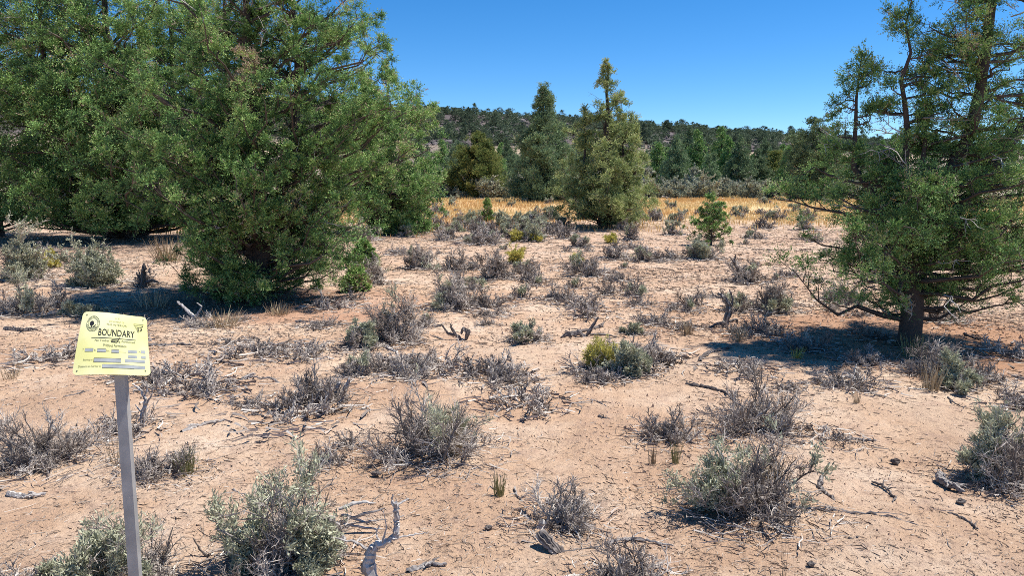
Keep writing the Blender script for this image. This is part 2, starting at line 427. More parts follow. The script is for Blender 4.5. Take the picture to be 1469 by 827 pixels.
    if br.b: link_mesh('branches', br.mesh('branches', 4), M['bark'], root)
    return root

def put(o, p, rz=0.0, s=1.0, sink=0.0):
    o.location = (p[0], p[1], tz(p[0], p[1]) - sink); o.rotation_euler = (0, 0, rz); o.scale = (s, s, s); return o

# the big bushy juniper left of centre
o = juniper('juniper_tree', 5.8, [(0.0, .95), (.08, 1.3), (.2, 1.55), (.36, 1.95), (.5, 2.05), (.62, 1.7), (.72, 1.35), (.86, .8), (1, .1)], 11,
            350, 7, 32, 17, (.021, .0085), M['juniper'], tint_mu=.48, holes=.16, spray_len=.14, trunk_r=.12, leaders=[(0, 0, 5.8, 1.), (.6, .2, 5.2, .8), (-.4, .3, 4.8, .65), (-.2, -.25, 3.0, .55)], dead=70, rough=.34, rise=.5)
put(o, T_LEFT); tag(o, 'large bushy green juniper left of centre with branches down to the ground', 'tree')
# the open juniper on the right
def right_gap(e):
    return (e[0] < -.2 and e[2] < .42 and e[2] > 0) or (e[1] < -.2 and e[2] < .95 and abs(e[0]) < .7) or e[2] < .42
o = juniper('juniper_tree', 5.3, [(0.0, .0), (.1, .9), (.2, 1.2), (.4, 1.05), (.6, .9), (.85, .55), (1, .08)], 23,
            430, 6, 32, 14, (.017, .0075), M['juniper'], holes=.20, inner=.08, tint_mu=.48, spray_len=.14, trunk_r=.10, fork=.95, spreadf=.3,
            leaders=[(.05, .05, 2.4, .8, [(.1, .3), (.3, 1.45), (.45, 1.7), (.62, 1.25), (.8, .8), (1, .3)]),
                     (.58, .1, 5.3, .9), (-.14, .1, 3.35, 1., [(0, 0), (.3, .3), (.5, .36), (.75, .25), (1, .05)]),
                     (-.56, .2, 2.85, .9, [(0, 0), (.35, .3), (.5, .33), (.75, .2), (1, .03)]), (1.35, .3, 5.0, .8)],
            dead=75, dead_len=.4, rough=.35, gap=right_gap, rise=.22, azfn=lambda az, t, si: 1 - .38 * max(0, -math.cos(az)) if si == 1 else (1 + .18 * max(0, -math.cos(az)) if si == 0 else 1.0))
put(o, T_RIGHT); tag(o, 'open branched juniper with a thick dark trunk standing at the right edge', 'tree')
# trees behind on the left
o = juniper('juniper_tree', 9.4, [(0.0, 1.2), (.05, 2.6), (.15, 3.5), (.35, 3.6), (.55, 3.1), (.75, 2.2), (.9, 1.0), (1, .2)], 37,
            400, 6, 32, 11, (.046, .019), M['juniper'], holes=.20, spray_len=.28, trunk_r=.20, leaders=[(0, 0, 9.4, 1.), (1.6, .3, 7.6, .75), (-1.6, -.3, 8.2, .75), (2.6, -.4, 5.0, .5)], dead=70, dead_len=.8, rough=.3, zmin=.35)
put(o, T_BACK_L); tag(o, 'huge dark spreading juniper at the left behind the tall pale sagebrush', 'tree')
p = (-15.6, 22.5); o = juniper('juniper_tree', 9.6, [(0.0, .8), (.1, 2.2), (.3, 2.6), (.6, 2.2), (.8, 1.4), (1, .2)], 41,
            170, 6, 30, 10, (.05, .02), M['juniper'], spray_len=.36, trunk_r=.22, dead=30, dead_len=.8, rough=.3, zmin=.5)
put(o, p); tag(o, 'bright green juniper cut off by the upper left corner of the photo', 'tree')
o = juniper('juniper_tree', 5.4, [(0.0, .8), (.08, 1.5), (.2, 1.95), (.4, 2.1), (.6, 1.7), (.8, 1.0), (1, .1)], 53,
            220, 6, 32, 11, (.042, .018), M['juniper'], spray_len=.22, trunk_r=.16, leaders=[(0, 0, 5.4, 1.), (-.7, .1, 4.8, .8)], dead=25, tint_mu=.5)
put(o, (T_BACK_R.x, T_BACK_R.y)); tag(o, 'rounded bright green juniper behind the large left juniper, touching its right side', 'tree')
# the middle pointed juniper
def mid_gap(e): return e[2] < .5 and abs(e[0]) < .9
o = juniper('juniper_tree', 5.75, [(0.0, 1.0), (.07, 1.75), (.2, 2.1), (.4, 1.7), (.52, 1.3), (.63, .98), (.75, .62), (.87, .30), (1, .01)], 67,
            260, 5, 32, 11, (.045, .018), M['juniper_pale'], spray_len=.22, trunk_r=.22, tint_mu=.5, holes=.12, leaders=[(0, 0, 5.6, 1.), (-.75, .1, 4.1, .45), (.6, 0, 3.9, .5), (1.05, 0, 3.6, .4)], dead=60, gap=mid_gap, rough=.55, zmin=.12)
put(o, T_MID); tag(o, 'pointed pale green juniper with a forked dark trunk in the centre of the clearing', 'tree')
# dark conical one behind it
def at(px, d): return Vector(((px - 734.5) / FPX * d, d, 0))
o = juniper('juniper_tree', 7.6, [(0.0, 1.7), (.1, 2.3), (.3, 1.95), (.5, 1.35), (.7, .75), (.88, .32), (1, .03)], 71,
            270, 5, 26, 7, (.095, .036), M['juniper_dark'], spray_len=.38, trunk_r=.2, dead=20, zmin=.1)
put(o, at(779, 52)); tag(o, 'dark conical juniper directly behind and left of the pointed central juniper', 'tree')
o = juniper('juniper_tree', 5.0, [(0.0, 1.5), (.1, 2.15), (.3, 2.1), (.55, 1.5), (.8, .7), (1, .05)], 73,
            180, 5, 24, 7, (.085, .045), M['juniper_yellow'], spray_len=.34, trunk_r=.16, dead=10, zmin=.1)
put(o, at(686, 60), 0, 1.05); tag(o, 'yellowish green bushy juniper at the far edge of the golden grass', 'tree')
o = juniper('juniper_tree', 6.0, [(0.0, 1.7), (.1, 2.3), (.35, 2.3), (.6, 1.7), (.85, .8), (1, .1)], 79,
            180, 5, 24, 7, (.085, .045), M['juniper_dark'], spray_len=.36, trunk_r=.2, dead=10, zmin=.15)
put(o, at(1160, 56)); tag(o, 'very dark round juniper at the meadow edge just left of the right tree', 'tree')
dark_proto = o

# seedling junipers
def seedling(px, py, h, r, seed, label, mat='juniper'):
    p = P(px, py)
    o = juniper('young_juniper', h, [(0.0, r * .6), (.15, r), (.4, r * .75), (.7, r * .4), (1, .03)], seed, 60, 4, 22, 8, (.032, .015), M[mat], spray_len=.09, tint_mu=.6, trunk_r=.03, dead=3, dead_len=.2, zmin=.03)
    put(o, p); tag(o, label, 'young juniper'); return o
seedling(1020, 352, 1.3, .62, 81, 'small dark green young juniper behind a pale sagebrush')
seedling(700, 318, .85, .22, 82, 'tiny bright green juniper seedling among grey brush in the clearing')
seedling(522, 384, .48, .30, 83, 'green juniper shoot leaning out beside the large left juniper')
seedling(511, 418, .28, .16, 84, 'knee-high tuft of green juniper under the right skirt of the big left juniper')

# mid-distance and hill trees: a few prototypes, copied
midprotos = []
for k, (H, r, m) in enumerate([(7, 2.2, 'juniper_dark'), (6, 1.9, 'juniper'), (5.2, 2.0, 'juniper_dark'), (7.4, 1.8, 'juniper'), (4.6, 1.7, 'juniper_yellow')]):
    midprotos.append(juniper('juniper_tree', H, [(0.0, r * .7), (.12, r), (.35, r * .78), (.6, r * .47), (.85, r * .18), (1, .03)], 100 + k,
                     120, 5, 16, 5, (.13, .07), M[m], spray_len=.46, trunk_r=.18, dead=0, zmin=.15, rough=.35, tint_mu=.5))
rng = np.random.default_rng(5)
n_mid = 0
used = set()
def place_copy(protos, k, x, y, s, label, group, sx=1.0):
    pr = protos[k]
    if id(pr) in used: o = copy_tree(pr)
    else: o = pr; used.add(id(pr))
    o.location = (x, y, tz(x, y) - .1); o.rotation_euler = (0, 0, rng.uniform(0, 6.28)); o.scale = (s * sx, s * sx, s)
    if '|' in label: label = label.split('|')[k % len(label.split('|'))]
    tag(o, label, 'tree', group); return o
# belt behind the meadow: (pixel column, distance, size)
belt = [(940, 76, 1.0), (968, 72, .95), (996, 74, 1.05), (1014, 70, .85), (1040, 76, 1.1), (1058, 72, .95), (1084, 74, 1.0), (1106, 76, 1.15), (1126, 72, .9), (984, 84, 1.2), (1030, 94, 1.3), (1095, 98, 1.35), (955, 84, .95), (985, 78, .80), (1022, 88, 1.0), (1048, 82, .72), (1075, 92, .85), (1100, 80, .80), (1118, 96, .95), (1010, 105, 1.0), (1062, 112, 1.05),
        (1092, 118, 1.2), (1142, 90, .9), (935, 96, .9), (912, 82, .8), (648, 86, .8), (715, 90, .85), (732, 82, .7), (662, 104, 1.), (700, 120, 1.1), (640, 74, .8),
        (668, 92, .8), (1196, 84, 1.0), (1230, 92, 1.0), (1275, 88, 1.1), (1330, 100, 1.), (1390, 86, 1.), (1440, 95, 1.), (610, 95, 1.), (832, 90, .9), (800, 100, 1.)]
for i, (px, d, s) in enumerate(belt):
    p = at(px, d)
    ob_ = place_copy(midprotos, [1, 0, 3, 2, 1, 0, 2, 4][i % 8], p.x, p.y, s * (.80 if i else .8), 'dark broad juniper in the tree belt beyond the golden grass|fresh green juniper in the tree belt beyond the golden grass|dark low wide juniper in the tree belt beyond the golden grass|tall slender green juniper in the tree belt beyond the golden grass|yellowish juniper in the tree belt beyond the golden grass', 'junipers beyond the golden meadow', rng.uniform(.85, 1.1))
for i in range(80):
    d = rng.uniform(96, 215); px = rng.uniform(590, 1260); p = at(px, d)
    place_copy(midprotos, int(rng.integers(0, 4)), p.x, p.y, rng.uniform(.55, 1.0), 'dark broad juniper in the tree belt beyond the golden grass|fresh green juniper in the tree belt beyond the golden grass|dark low wide juniper in the tree belt beyond the golden grass|tall slender green juniper in the tree belt beyond the golden grass|yellowish juniper in the tree belt beyond the golden grass', 'junipers beyond the golden meadow', rng.uniform(.85, 1.15))
hillprotos = []
for k, (H, r) in enumerate([(5.5, 1.9), (4.6, 2.0), (6.5, 1.7), (4.2, 2.1)]):
    pr = [(0.0, r * .7), (.15, r), (.4, r * .95), (.7, r * .6), (.9, r * .3), (1, .05)] if k != 3 else [(0.0, r * .5), (.3, r), (.6, r * .9), (.85, r * .6), (1, .2)]
    hillprotos.append(juniper('far_juniper', H, pr, 130 + k, 44, 3, 4, 5, (.42, .22), M['far_foliage'], spray_len=.7, trunk_r=.2, dead=0, zmin=.3, rough=.4))
pts = []
while len(pts) < 172:
    d = rng.uniform(240, 470); px = rng.uniform(575, 1300); p = at(px, d)
    if 262 < p.y < 325 and rng.random() < .85: continue
    pts.append((p.x, p.y))
for i, (x, y) in enumerate(pts):
    place_copy(hillprotos, i % 4, x, y, rng.uniform(.65, 1.15), 'dark juniper on the far rocky hillside', 'junipers on the far hillside', rng.uniform(.85, 1.15))
# the rest of the wood on the ridge and hillside: one mass
def far_wood():
    pr = hillprotos[0]
    rg = np.random.default_rng(9)
    protos = []
    for h in hillprotos:
        me = [c for c in h.children if c.name.startswith('crown')][0].data
        co = np.empty(len(me.vertices) * 3, np.float32); me.vertices.foreach_get('co', co)
        tn = np.empty(len(me.polygons), np.float32); me.attributes['tint'].data.foreach_get('value', tn)
        protos.append((co.reshape(-1, 3), tn))
    CO, TN = [], []
    for i in range(1450):
        if i < 720: d = rg.uniform(440, 500)
        else: d = rg.uniform(330, 450)
        x = rg.uniform(-.42, .80) * d
        co, tn = protos[i % 4]; co = co * np.array([1.3, 1.3, .85], np.float32)
        n4 = len(tn); sel = rg.permutation(n4)[:int(n4 * .55)]
        a = rg.uniform(0, 6.28); s = rg.uniform(.6, 1.15); ca, sa = math.cos(a) * s, math.sin(a) * s
        q = co.reshape(-1, 4, 3)[sel].reshape(-1, 3)
        z0 = tz(x, d)
        CO.append(np.stack([q[:, 0] * ca - q[:, 1] * sa + x, q[:, 0] * sa + q[:, 1] * ca + d, q[:, 2] * s + z0 - .2], -1)); TN.append(tn[sel])
    co = np.concatenate(CO)
    o = link_mesh('far_woods', np_mesh('far_woods', co, quads=np.arange(len(co)).reshape(-1, 4), tint=np.concatenate(TN)), M['far_foliage'])
    tag(o, 'dark juniper woods covering the rocky ridge below the skyline', 'woods', kind='stuff')
far_wood()

# rimrock and talus
def rocks():
    rg = np.random.default_rng(3)
    ico = np.array([[0, 0, 1], [.894, 0, .447], [.276, .851, .447], [-.724, .526, .447], [-.724, -.526, .447], [.276, -.851, .447],
                    [.724, .526, -.447], [-.276, .851, -.447], [-.894, 0, -.447], [-.276, -.851, -.447], [.724, -.526, -.447], [0, 0, -1]])
    f = np.array([[0,1,2],[0,2,3],[0,3,4],[0,4,5],[0,5,1],[1,6,2],[2,7,3],[3,8,4],[4,9,5],[5,10,1],[6,7,2],[7,8,3],[8,9,4],[9,10,5],[10,6,1],[11,7,6],[11,8,7],[11,9,8],[11,10,9],[11,6,10]])
    CO, F, T = [], [], []; off = 0
    for i in range(4400):
        d = rg.uniform(325, 455); x = rg.uniform(-.40, .75) * d
        if vnoise(np.array(x / 30), np.array(d / 22), 8) < .35: continue
        s = np.array([rg.uniform(.6, 1.7), rg.uniform(.6, 1.3), rg.uniform(.4, 1.1)]) * (1.0 if rg.random() < .85 else 1.8)
        v = ico * s * rg.uniform(.75, 1.2, (12, 1)); a = rg.uniform(0, 6.28)
        v = np.stack([v[:, 0] * math.cos(a) - v[:, 1] * math.sin(a) + x, v[:, 0] * math.sin(a) + v[:, 1] * math.cos(a) + d, v[:, 2] + tz(x, d) + .2], -1)
        CO.append(v); F.append(f + off); T.append(np.full(20, rg.random())); off += 12
    m = tint_mat('rimrock', [(0, (.065, .056, .055)), (.6, (.13, .112, .11)), (1, (.23, .20, .19))], rough=.95)
    o = link_mesh('rubble', np_mesh('rubble', np.concatenate(CO), tris=np.concatenate(F), tint=np.concatenate(T)), m)
    tag(o, 'dark purplish rock rubble covering the upper hillside', 'rock rubble', kind='stuff')
rocks()

# ------------------------------------------------------------------ shrubs
def woody(rng, Rr, H, stems, sec, ter, thick=.008, fine=.0022, spread=1.0, curl=.22, low=.0, mat_=5):
    """woody skeleton: returns main tubes, twig tubes, tip positions and directions"""
    A, B = Tubes(), Tubes(); tips, tdir = [], []
    lob = rng.uniform(.62, 1.1, 7)
    def az_len(a): return float(np.interp(a / 6.2832 * 7, np.arange(8), np.append(lob, lob[0])))
    for s in range(stems):
        az = rng.uniform(0, 2 * np.pi); el = np.arcsin(rng.uniform(.06 + low, 1.0))
        k_ = rng.uniform(.45, 1.08) * az_len(az)
        E = np.array([np.cos(az) * np.cos(el) * Rr, np.sin(az) * np.cos(el) * Rr, np.sin(el) * H]) * k_
        b = np.array([E[0], E[1], 0]) * rng.uniform(.0, .55 - low) * spread + np.append(rng.normal(size=2) * .10 * Rr, 0); b[2] = -.02
        d = norm(E - b); L = np.linalg.norm(E - b) * 1.08
        pth = wander(rng, b, d, L, 6, curl, .02); tn = rng.uniform(.0, .85)
        pth[1:, 2] = np.maximum(pth[1:, 2], .015)
        L = max(L, .45 * (Rr + H) / 2)
        A.add(pth, np.linspace(thick, thick * .3, 6) * rng.uniform(.6, 1.3), tn)
        for k in range(sec):
            i = rng.uniform(.8, 4.9); i0 = int(i)
            q = pth[i0] + (pth[i0 + 1] - pth[i0]) * (i - i0)
            dd = (pth[i0 + 1] - pth[i0]); dd = dd / np.linalg.norm(dd) * .8 + rng.normal(size=3) * .6; dd[2] += .25
            p2 = wander(rng, q, dd, L * rng.uniform(.22, .5), 4, .28, .06); p2[1:, 2] = np.maximum(p2[1:, 2], .01)
            tn2 = np.clip(tn + rng.normal(0, .15), 0, 1)
            B.add(p2, np.linspace(thick * .35, fine, 4), tn2)
            for t in range(ter):
                j = rng.uniform(.6, 3.0); j0 = min(2, int(j))
                q3 = p2[j0] + (p2[j0 + 1] - p2[j0]) * (j - j0)
                d3 = (p2[j0 + 1] - p2[j0]); d3 = d3 / np.linalg.norm(d3) * .7 + rng.normal(size=3) * .6; d3[2] += .3
                p3 = wander(rng, q3, d3, L * rng.uniform(.10, .24), 3, .3)
                p3[1:, 2] = np.maximum(p3[1:, 2], .006)
                B.add(p3, [fine, fine * .8, fine * .45], np.clip(tn2 + rng.normal(0, .2), 0, 1))
                tips.append(p3); tdir.append(norm(p3[2] - p3[0]))
    for k in range(int(stems * mat_)):         # fallen twigs matted round the base
        a0 = rng.uniform(0, 6.28); rr = Rr * 1.15 * rng.uniform(0, 1) ** .6; a1 = rng.uniform(0, 6.28)
        q = wander(rng, (math.cos(a0) * rr, math.sin(a0) * rr, rng.uniform(.004, .05)), (math.cos(a1), math.sin(a1), 0), Rr * rng.uniform(.12, .45), 4, .22)
        q[:, 2] = np.abs(q[:, 2]) * .6 + .004
        B.add(q, np.linspace(fine * 1.8, fine * .7, 4) * rng.uniform(.6, 1.6), rng.uniform(0, 1))
    return A, B, np.array(tips), np.array(tdir)

def shrub(kind, Rr, H, seed, dens=1.0, leafy=0.0, px=.004):
    """kind: 'dead' grey twigs, 'sage', 'rabbit'. Rr, H in metres, px = metres per pixel (sets the finest twig)."""
    rng = np.random.default_rng(seed)
    name = {'dead': 'dead_shrub', 'sage': 'sagebrush', 'rabbit': 'rabbitbrush'}[kind]
    root = empty(name)
    if kind == 'rabbit':
        A, B, tips, td = woody(rng, Rr, H, int(26 * dens), 5, 3, .004, .0018, 1.0, .08, .35, 0)
    else:
        A, B, tips, td = woody(rng, Rr, H, int(19 * dens), int(8 * min(dens, 1.3)), 9, .009 * (Rr / .35) ** .5, max(.0016, px * .24), 1.2)
    link_mesh('stems', A.mesh('stems', 5), M['dead_wood'] if kind != 'rabbit' else M['twig'], root)
    link_mesh('twigs', B.mesh('twigs', 3, False), M['twig'], root)
    if leafy > 0 and len(tips):
        if leafy < 1:      # only one sector of the bush still lives
            mask = np.zeros(len(tips), bool); order = np.argsort(vnoise(tips[:, 2, 0] / Rr * 1.8 + 9, tips[:, 2, 1] / Rr * 1.8 + 9, seed) - .25 * tips[:, 2, 2] / H)
            mask[order[:int(len(tips) * leafy)]] = True
            tips, td = tips[mask], td[mask]
        K = 12 if kind == 'sage' else 10
        n = len(tips); f = rng.uniform(0, 1, (n, K, 1))
        o = tips[:, 0][:, None] * (1 - f) + tips[:, 2][:, None] * f + rng.normal(size=(n, K, 3)) * .007
        d = norm(td[:, None] * .8 + rng.normal(size=(n, K, 3)) * .55 + np.array([0, 0, .3]))
        if kind == 'sage': l = rng.uniform(.016, .032, (n, K)); w = rng.uniform(.005, .009, (n, K))
        else: l = rng.uniform(.025, .05, (n, K)); w = rng.uniform(.003, .006, (n, K))
        k = max(1.0, px / .006) ** .8
        tn = np.clip(rng.normal(.5, .16, (n, 1)) + rng.normal(0, .12, (n, K)), 0, 1)
        link_mesh('leaves', leaf_mesh('leaves', o.reshape(-1, 3), d.reshape(-1, 3), (l * k ** .5).ravel(), (w * k).ravel(), tn.ravel(), rng), M['rabbit' if kind == 'rabbit' else 'sage'], root)
    return root

GREY = 'dead_shrub'
# (kind, px, base py, width px, height px, leafiness, density, label)
SHRUB_AT = []
SHRUBS = [
 ('sage', 405, 816, 205, 178, .75, 2.0, 'largest grey-green sagebrush in the foreground, left of the bleached snag'),
 ('sage', 132, 838, 110, 95, .75, 1.0, 'pale green sagebrush at the foot of the sign post, cut off below'),
 ('dead', 222, 838, 90, 120, .18, .9, 'sparse grey brush just right of the lower sign post'),
 ('dead', 22, 850, 100, 70, 0, .8, 'bare grey brush in the bottom left corner'),
 ('dead', 62, 662, 170, 95, 0, 1.8, 'wide dense grey dead brush left of the sign post at the photo edge'),
 ('dead', 232, 680, 110, 55, 0, 1.1, 'low tangle of grey dead brush right of the sign post middle'),
 ('dead', 632, 650, 165, 105, .10, 2.0, 'big rounded grey dead brush in the centre foreground with a hint of green'),
 ('dead', 800, 748, 130, 85, 0, 1.1, 'fan of grey dead stems behind the dark broken stump'),
 ('dead', 895, 845, 140, 85, 0, 1.1, 'grey dead brush cut off by the bottom edge, centre right'),
 ('dead', 958, 632, 105, 60, 0, 1.2, 'left one of two touching grey brush clumps right of centre'),
 ('dead', 1082, 618, 150, 85, 0, 1.4, 'wide wispy grey brush behind the green-centred sagebrush on the right'),
 ('sage', 1075, 735, 200, 115, .36, 1.9, 'wide grey brush with a green centre in the right foreground'),
 ('sage', 1440, 692, 150, 118, .40, 1.8, 'grey-green sagebrush cut off by the right edge'),
 ('dead', 462, 575, 110, 60, 0, 1.3, 'grey dead brush grown around pale curved roots, left of centre'),
 ('dead', 592, 537, 90, 34, 0, 1.0, 'low cushion of grey dead brush behind the central dead brush'),
 ('dead', 722, 547, 100, 30, 0, 1.0, 'low strip of matted grey brush in the middle of the sand'),
 ('rabbit', 862, 530, 60, 50, 1, 1.6, 'bright yellow-green rabbitbrush beside a sagebrush in the centre'),
 ('sage', 905, 538, 72, 46, .9, 1.2, 'rounded green sagebrush touching the bright yellow-green rabbitbrush'),
 ('dead', 862, 545, 66, 20, 0, 1.0, 'dark low twigs below the yellow-green rabbitbrush'),
 ('dead', 560, 490, 86, 82, .06, 1.5, 'tall grey dead brush right of the large left juniper'),
 ('sage', 515, 500, 55, 34, .5, .9, 'small pale sagebrush on the reddish soil near the left juniper'),
 ('dead', 506, 540, 60, 36, .1, .9, 'small dim brush behind the brush with pale roots'),
 ('dead', 650, 442, 82, 70, .08, 1.5, 'rounded grey brush in the middle of the clearing'),
 ('dead', 604, 385, 50, 48, .05, 1.2, 'dark grey brush standing alone at the left of the clearing'),
 ('dead', 654, 388, 44, 40, 0, 1.0, 'grey brush behind the rounded brush of the clearing'),
 ('dead', 706, 400, 50, 50, 0, 1.2, 'upright dark grey brush left of the yellow-green bushes'),
 ('dead', 762, 402, 36, 38, 0, .7, 'thin leaning dead brush in the clearing'),
 ('dead', 700, 440, 70, 24, 0, .9, 'low grey brush right of the rounded grey brush'),
 ('rabbit', 741, 378, 34, 22, .9, .8, 'dull yellow-green rabbitbrush in the middle of the clearing'),
 ('rabbit', 742, 347, 24, 16, .9, .7, 'left one of two small yellow-green rabbitbrushes in the clearing'),
 ('rabbit', 770, 347, 32, 14, .9, .7, 'right one of two small yellow-green rabbitbrushes in the clearing'),
 ('rabbit', 876, 349, 26, 14, .9, .9, 'bright yellow rabbitbrush in front of the central juniper trunk'),
 ('rabbit', 826, 378, 24, 16, .6, .7, 'faint yellow-green rabbitbrush left of a dead brush'),
 ('dead', 848, 395, 66, 36, .05, 1.2, 'wide grey brush before the central pointed juniper'),
 ('dead', 881, 372, 40, 34, 0, 1.0, 'upright grey brush below the yellow rabbitbrush'),
 ('dead', 928, 374, 46, 26, .12, 1.1, 'dark grey brush at the right of the central juniper'),
 ('dead', 888, 403, 36, 16, 0, .7, 'tiny spiky dead brush in the open sand of the clearing'),
 ('dead', 804, 431, 50, 18, 0, 1.0, 'small flat brush on the sand in the centre'),
 ('sage', 757, 490, 56, 30, .4, .9, 'low dim sagebrush beside a curled branch in the centre'),
 ('dead', 1006, 372, 50, 32, .6, 1.2, 'pale rounded brush in front of the small dark juniper'),
 ('dead', 963, 372, 40, 18, 0, .8, 'low dark twigs left of the pale rounded brush'),
 ('sage', 910, 480, 30, 22, .9, .7, 'small green tuft-like sagebrush alone on the sand'),
 ('dead', 1108, 446, 56, 76, 0, 1.0, 'bare tree-shaped dead brush left of the right juniper'),
 ('dead', 1075, 405, 60, 40, .05, 1.0, 'pale grey brush behind the bare tree-shaped brush'),
 ('dead', 1100, 478, 60, 28, 0, 1.0, 'dark brush in the shadow left of the thick-trunked tree'),
 ('dead', 1150, 500, 80, 30, 0, 1.1, 'shaded brush in the shadow strip left of the thick trunk'),
 ('dead', 1340, 535, 90, 60, 0, 1.6, 'grey brush heaped at the foot of the thick trunk'),
 ('sage', 1366, 556, 60, 42, .8, 1.0, 'green sagebrush in front of the brush heap by the trunk'),
 ('dead', 1405, 545, 80, 44, 0, 1.2, 'low spreading grey brush right of the trunk heap'),
 ('dead', 1350, 462, 60, 50, 0, .8, 'thin bare brush just behind the thick trunk'),
 ('dead', 1215, 436, 70, 40, 0, 1.0, 'grey brush under the low left boughs of the right juniper'),
 ('dead', 537, 408, 48, 46, .04, 1.1, 'grey brush right of the green shoots at the left juniper'),
 ('sage', 30, 402, 74, 76, .95, 1.5, 'tallest pale sagebrush at the left edge with upright tips'),
 ('sage', 137, 410, 92, 78, .7, 1.8, 'dome-shaped pale sagebrush with a dark hollow, left of the big juniper'),
 ('dead', 36, 448, 105, 52, .15, 1.6, 'grey brush mass below the tallest pale sagebrush'),
 ('dead', 90, 440, 60, 40, 0, 1.1, 'brownish dead brush left of a small green sagebrush'),
 ('sage', 122, 452, 50, 24, .95, .9, 'small green sagebrush at the shadow edge above the sign'),
 ('rabbit', 72, 385, 34, 26, .8, .8, 'yellow-green rabbitbrush between the two tall pale sagebrushes'),
 ('dead', 205, 410, 34, 30, 0, .7, 'black bare stub of brush between dome sagebrush and big juniper'),
 ('dead', 285, 470, 60, 26, 0, .7, 'thin dead brush in front of the big juniper skirt'),
 ('dead', 640, 345, 34, 30, 0, .9, 'grey brush at the left of the far clearing'),
 ('dead', 655, 330, 30, 22, 0, .9, 'dim brush at the foot of the golden grass, left'),
 ('dead', 800, 335, 46, 18, .1, .9, 'low brush left of the central juniper trunk'),
 ('dead', 760, 325, 44, 22, .2, 1.0, 'brush cluster with a dark hollow behind the two rabbitbrushes'),
 ('dead', 690, 350, 60, 26, .15, 1.2, 'wide dim brush left of the two small rabbitbrushes'),
 ('dead', 520, 345, 46, 34, .05, 1.0, 'pale brush in front of the rounded bright juniper'),
 ('dead', 553, 335, 26, 20, 0, .8, 'tiny grey brush below the rounded bright juniper'),
 ('dead', 832, 355, 30, 20, .1, .9, 'small brush at the left foot of the central juniper'),
 ('dead', 905, 345, 24, 26, .1, .8, 'thin brush at the right foot of the central juniper'),
 ('dead', 1240, 520, 70, 22, 0, .8, 'shaded flat twigs right before the thick trunk'),
 ('dead', 985, 472, 40, 16, 0, .8, 'dark matted brush at the left end of the tree shadow'),
 ('dead', 1130, 560, 36, 18, 0, .5, 'few bare twigs in front of the tree shadow'),
 ('dead', 500, 640, 60, 34, 0, .5, 'sparse twisted twigs behind the largest foreground sagebrush'),
 ('dead', 470, 668, 60, 50, 0, .7, 'gnarled bare brush at the back of the largest foreground sagebrush'),
]
for i, (kind, px, py, w, h, leafy, dens, label) in enumerate(SHRUBS):
    p = P(px, py); m = mpp(p)
    o = shrub(kind, w * m * (.58 if kind == 'dead' else .52), h * m * (.84 if kind == 'dead' else .88), 400 + i, dens * 1.4, leafy * (.35 if kind == 'dead' else (.46 if px > 200 else .85) if kind == 'sage' else .9), m * 1.43)
    SHRUB_AT.append((p.x, p.y, w * m * .6))
    put(o, p); tag(o, label, {'dead': 'dead shrub', 'sage': 'sagebrush', 'rabbit': 'rabbitbrush'}[kind])

# copies: brush too alike to tell apart
def copies(protos, pts, label, cat, group, smin, smax):
    for i, (x, y) in enumerate(pts):
        pr = protos[i % len(protos)]
        o = copy_tree(pr) if i >= len(protos) else pr
        put(o, (x, y), rng.uniform(0, 6.28), rng.uniform(smin, smax)); tag(o, label, cat, group)
far_pts = []
while len(far_pts) < 95:
    d = rng.uniform(58, 76); px = rng.uniform(600, 1250); p = at(px, d); far_pts.append((p.x, p.y))
copies([shrub('sage', .85, .95, 700 + k, 1.3, .95, .07) for k in range(4)], far_pts, 'pale sagebrush in the band along the far edge of the golden grass', 'sagebrush', 'sagebrush beyond the golden grass', 1.0, 2.0)
mg = []
while len(mg) < 34:
    d = rng.uniform(29, 56); px = rng.uniform(600, 1200); p = at(px, d); mg.append((p.x, p.y))
copies([shrub('dead', .45, .42, 780 + k, .9, [.1, 0, .3][k], .05) for k in range(3)], mg, 'dark little brush poking out of the golden grass', 'dead shrub', 'brush within the golden grass', .5, 1.2)
cl = []
while len(cl) < 60:
    px = rng.uniform(560, 830) if rng.random() < .8 else rng.uniform(880, 1160); py = rng.uniform(306, 348)
    p = P(px, py); cl.append((p.x, p.y))
copies([shrub('dead', .42, .42, 720 + k, 1.0, [.0, .12, .3][k % 3], .03) for k in range(5)], cl, 'grey brush in the far part of the clearing', 'dead shrub', 'grey brush in the far clearing', .6, 1.3)

cl = []
while len(cl) < 58:
    px = rng.uniform(0, 1469); py = rng.uniform(345, 640)
    if 130 < px < 420 and py < 455: continue
    if rng.random() < (py - 345) / 420: continue
    p = P(px, py); cl.append((p.x, p.y))
copies([shrub('dead', .40, .11, 740 + k, .9, 0, .016) for k in range(6)], cl, 'low flattened mat of dead twigs on the sand', 'dead shrub', 'flattened dead brush on the sand', .45, 1.15)
cl = []
while len(cl) < 40:
    px = rng.uniform(500, 1200); py = rng.uniform(340, 470)
    if 960 < px and py > 450: continue
    p = P(px, py); cl.append((p.x, p.y))
copies([shrub('dead', .30, .28, 760 + k, .8, [0, .05, 0, .1][k], .016) for k in range(4)], cl, 'small grey brush tuft in the middle of the clearing', 'dead shrub', 'small grey brush in the clearing', .5, 1.1)

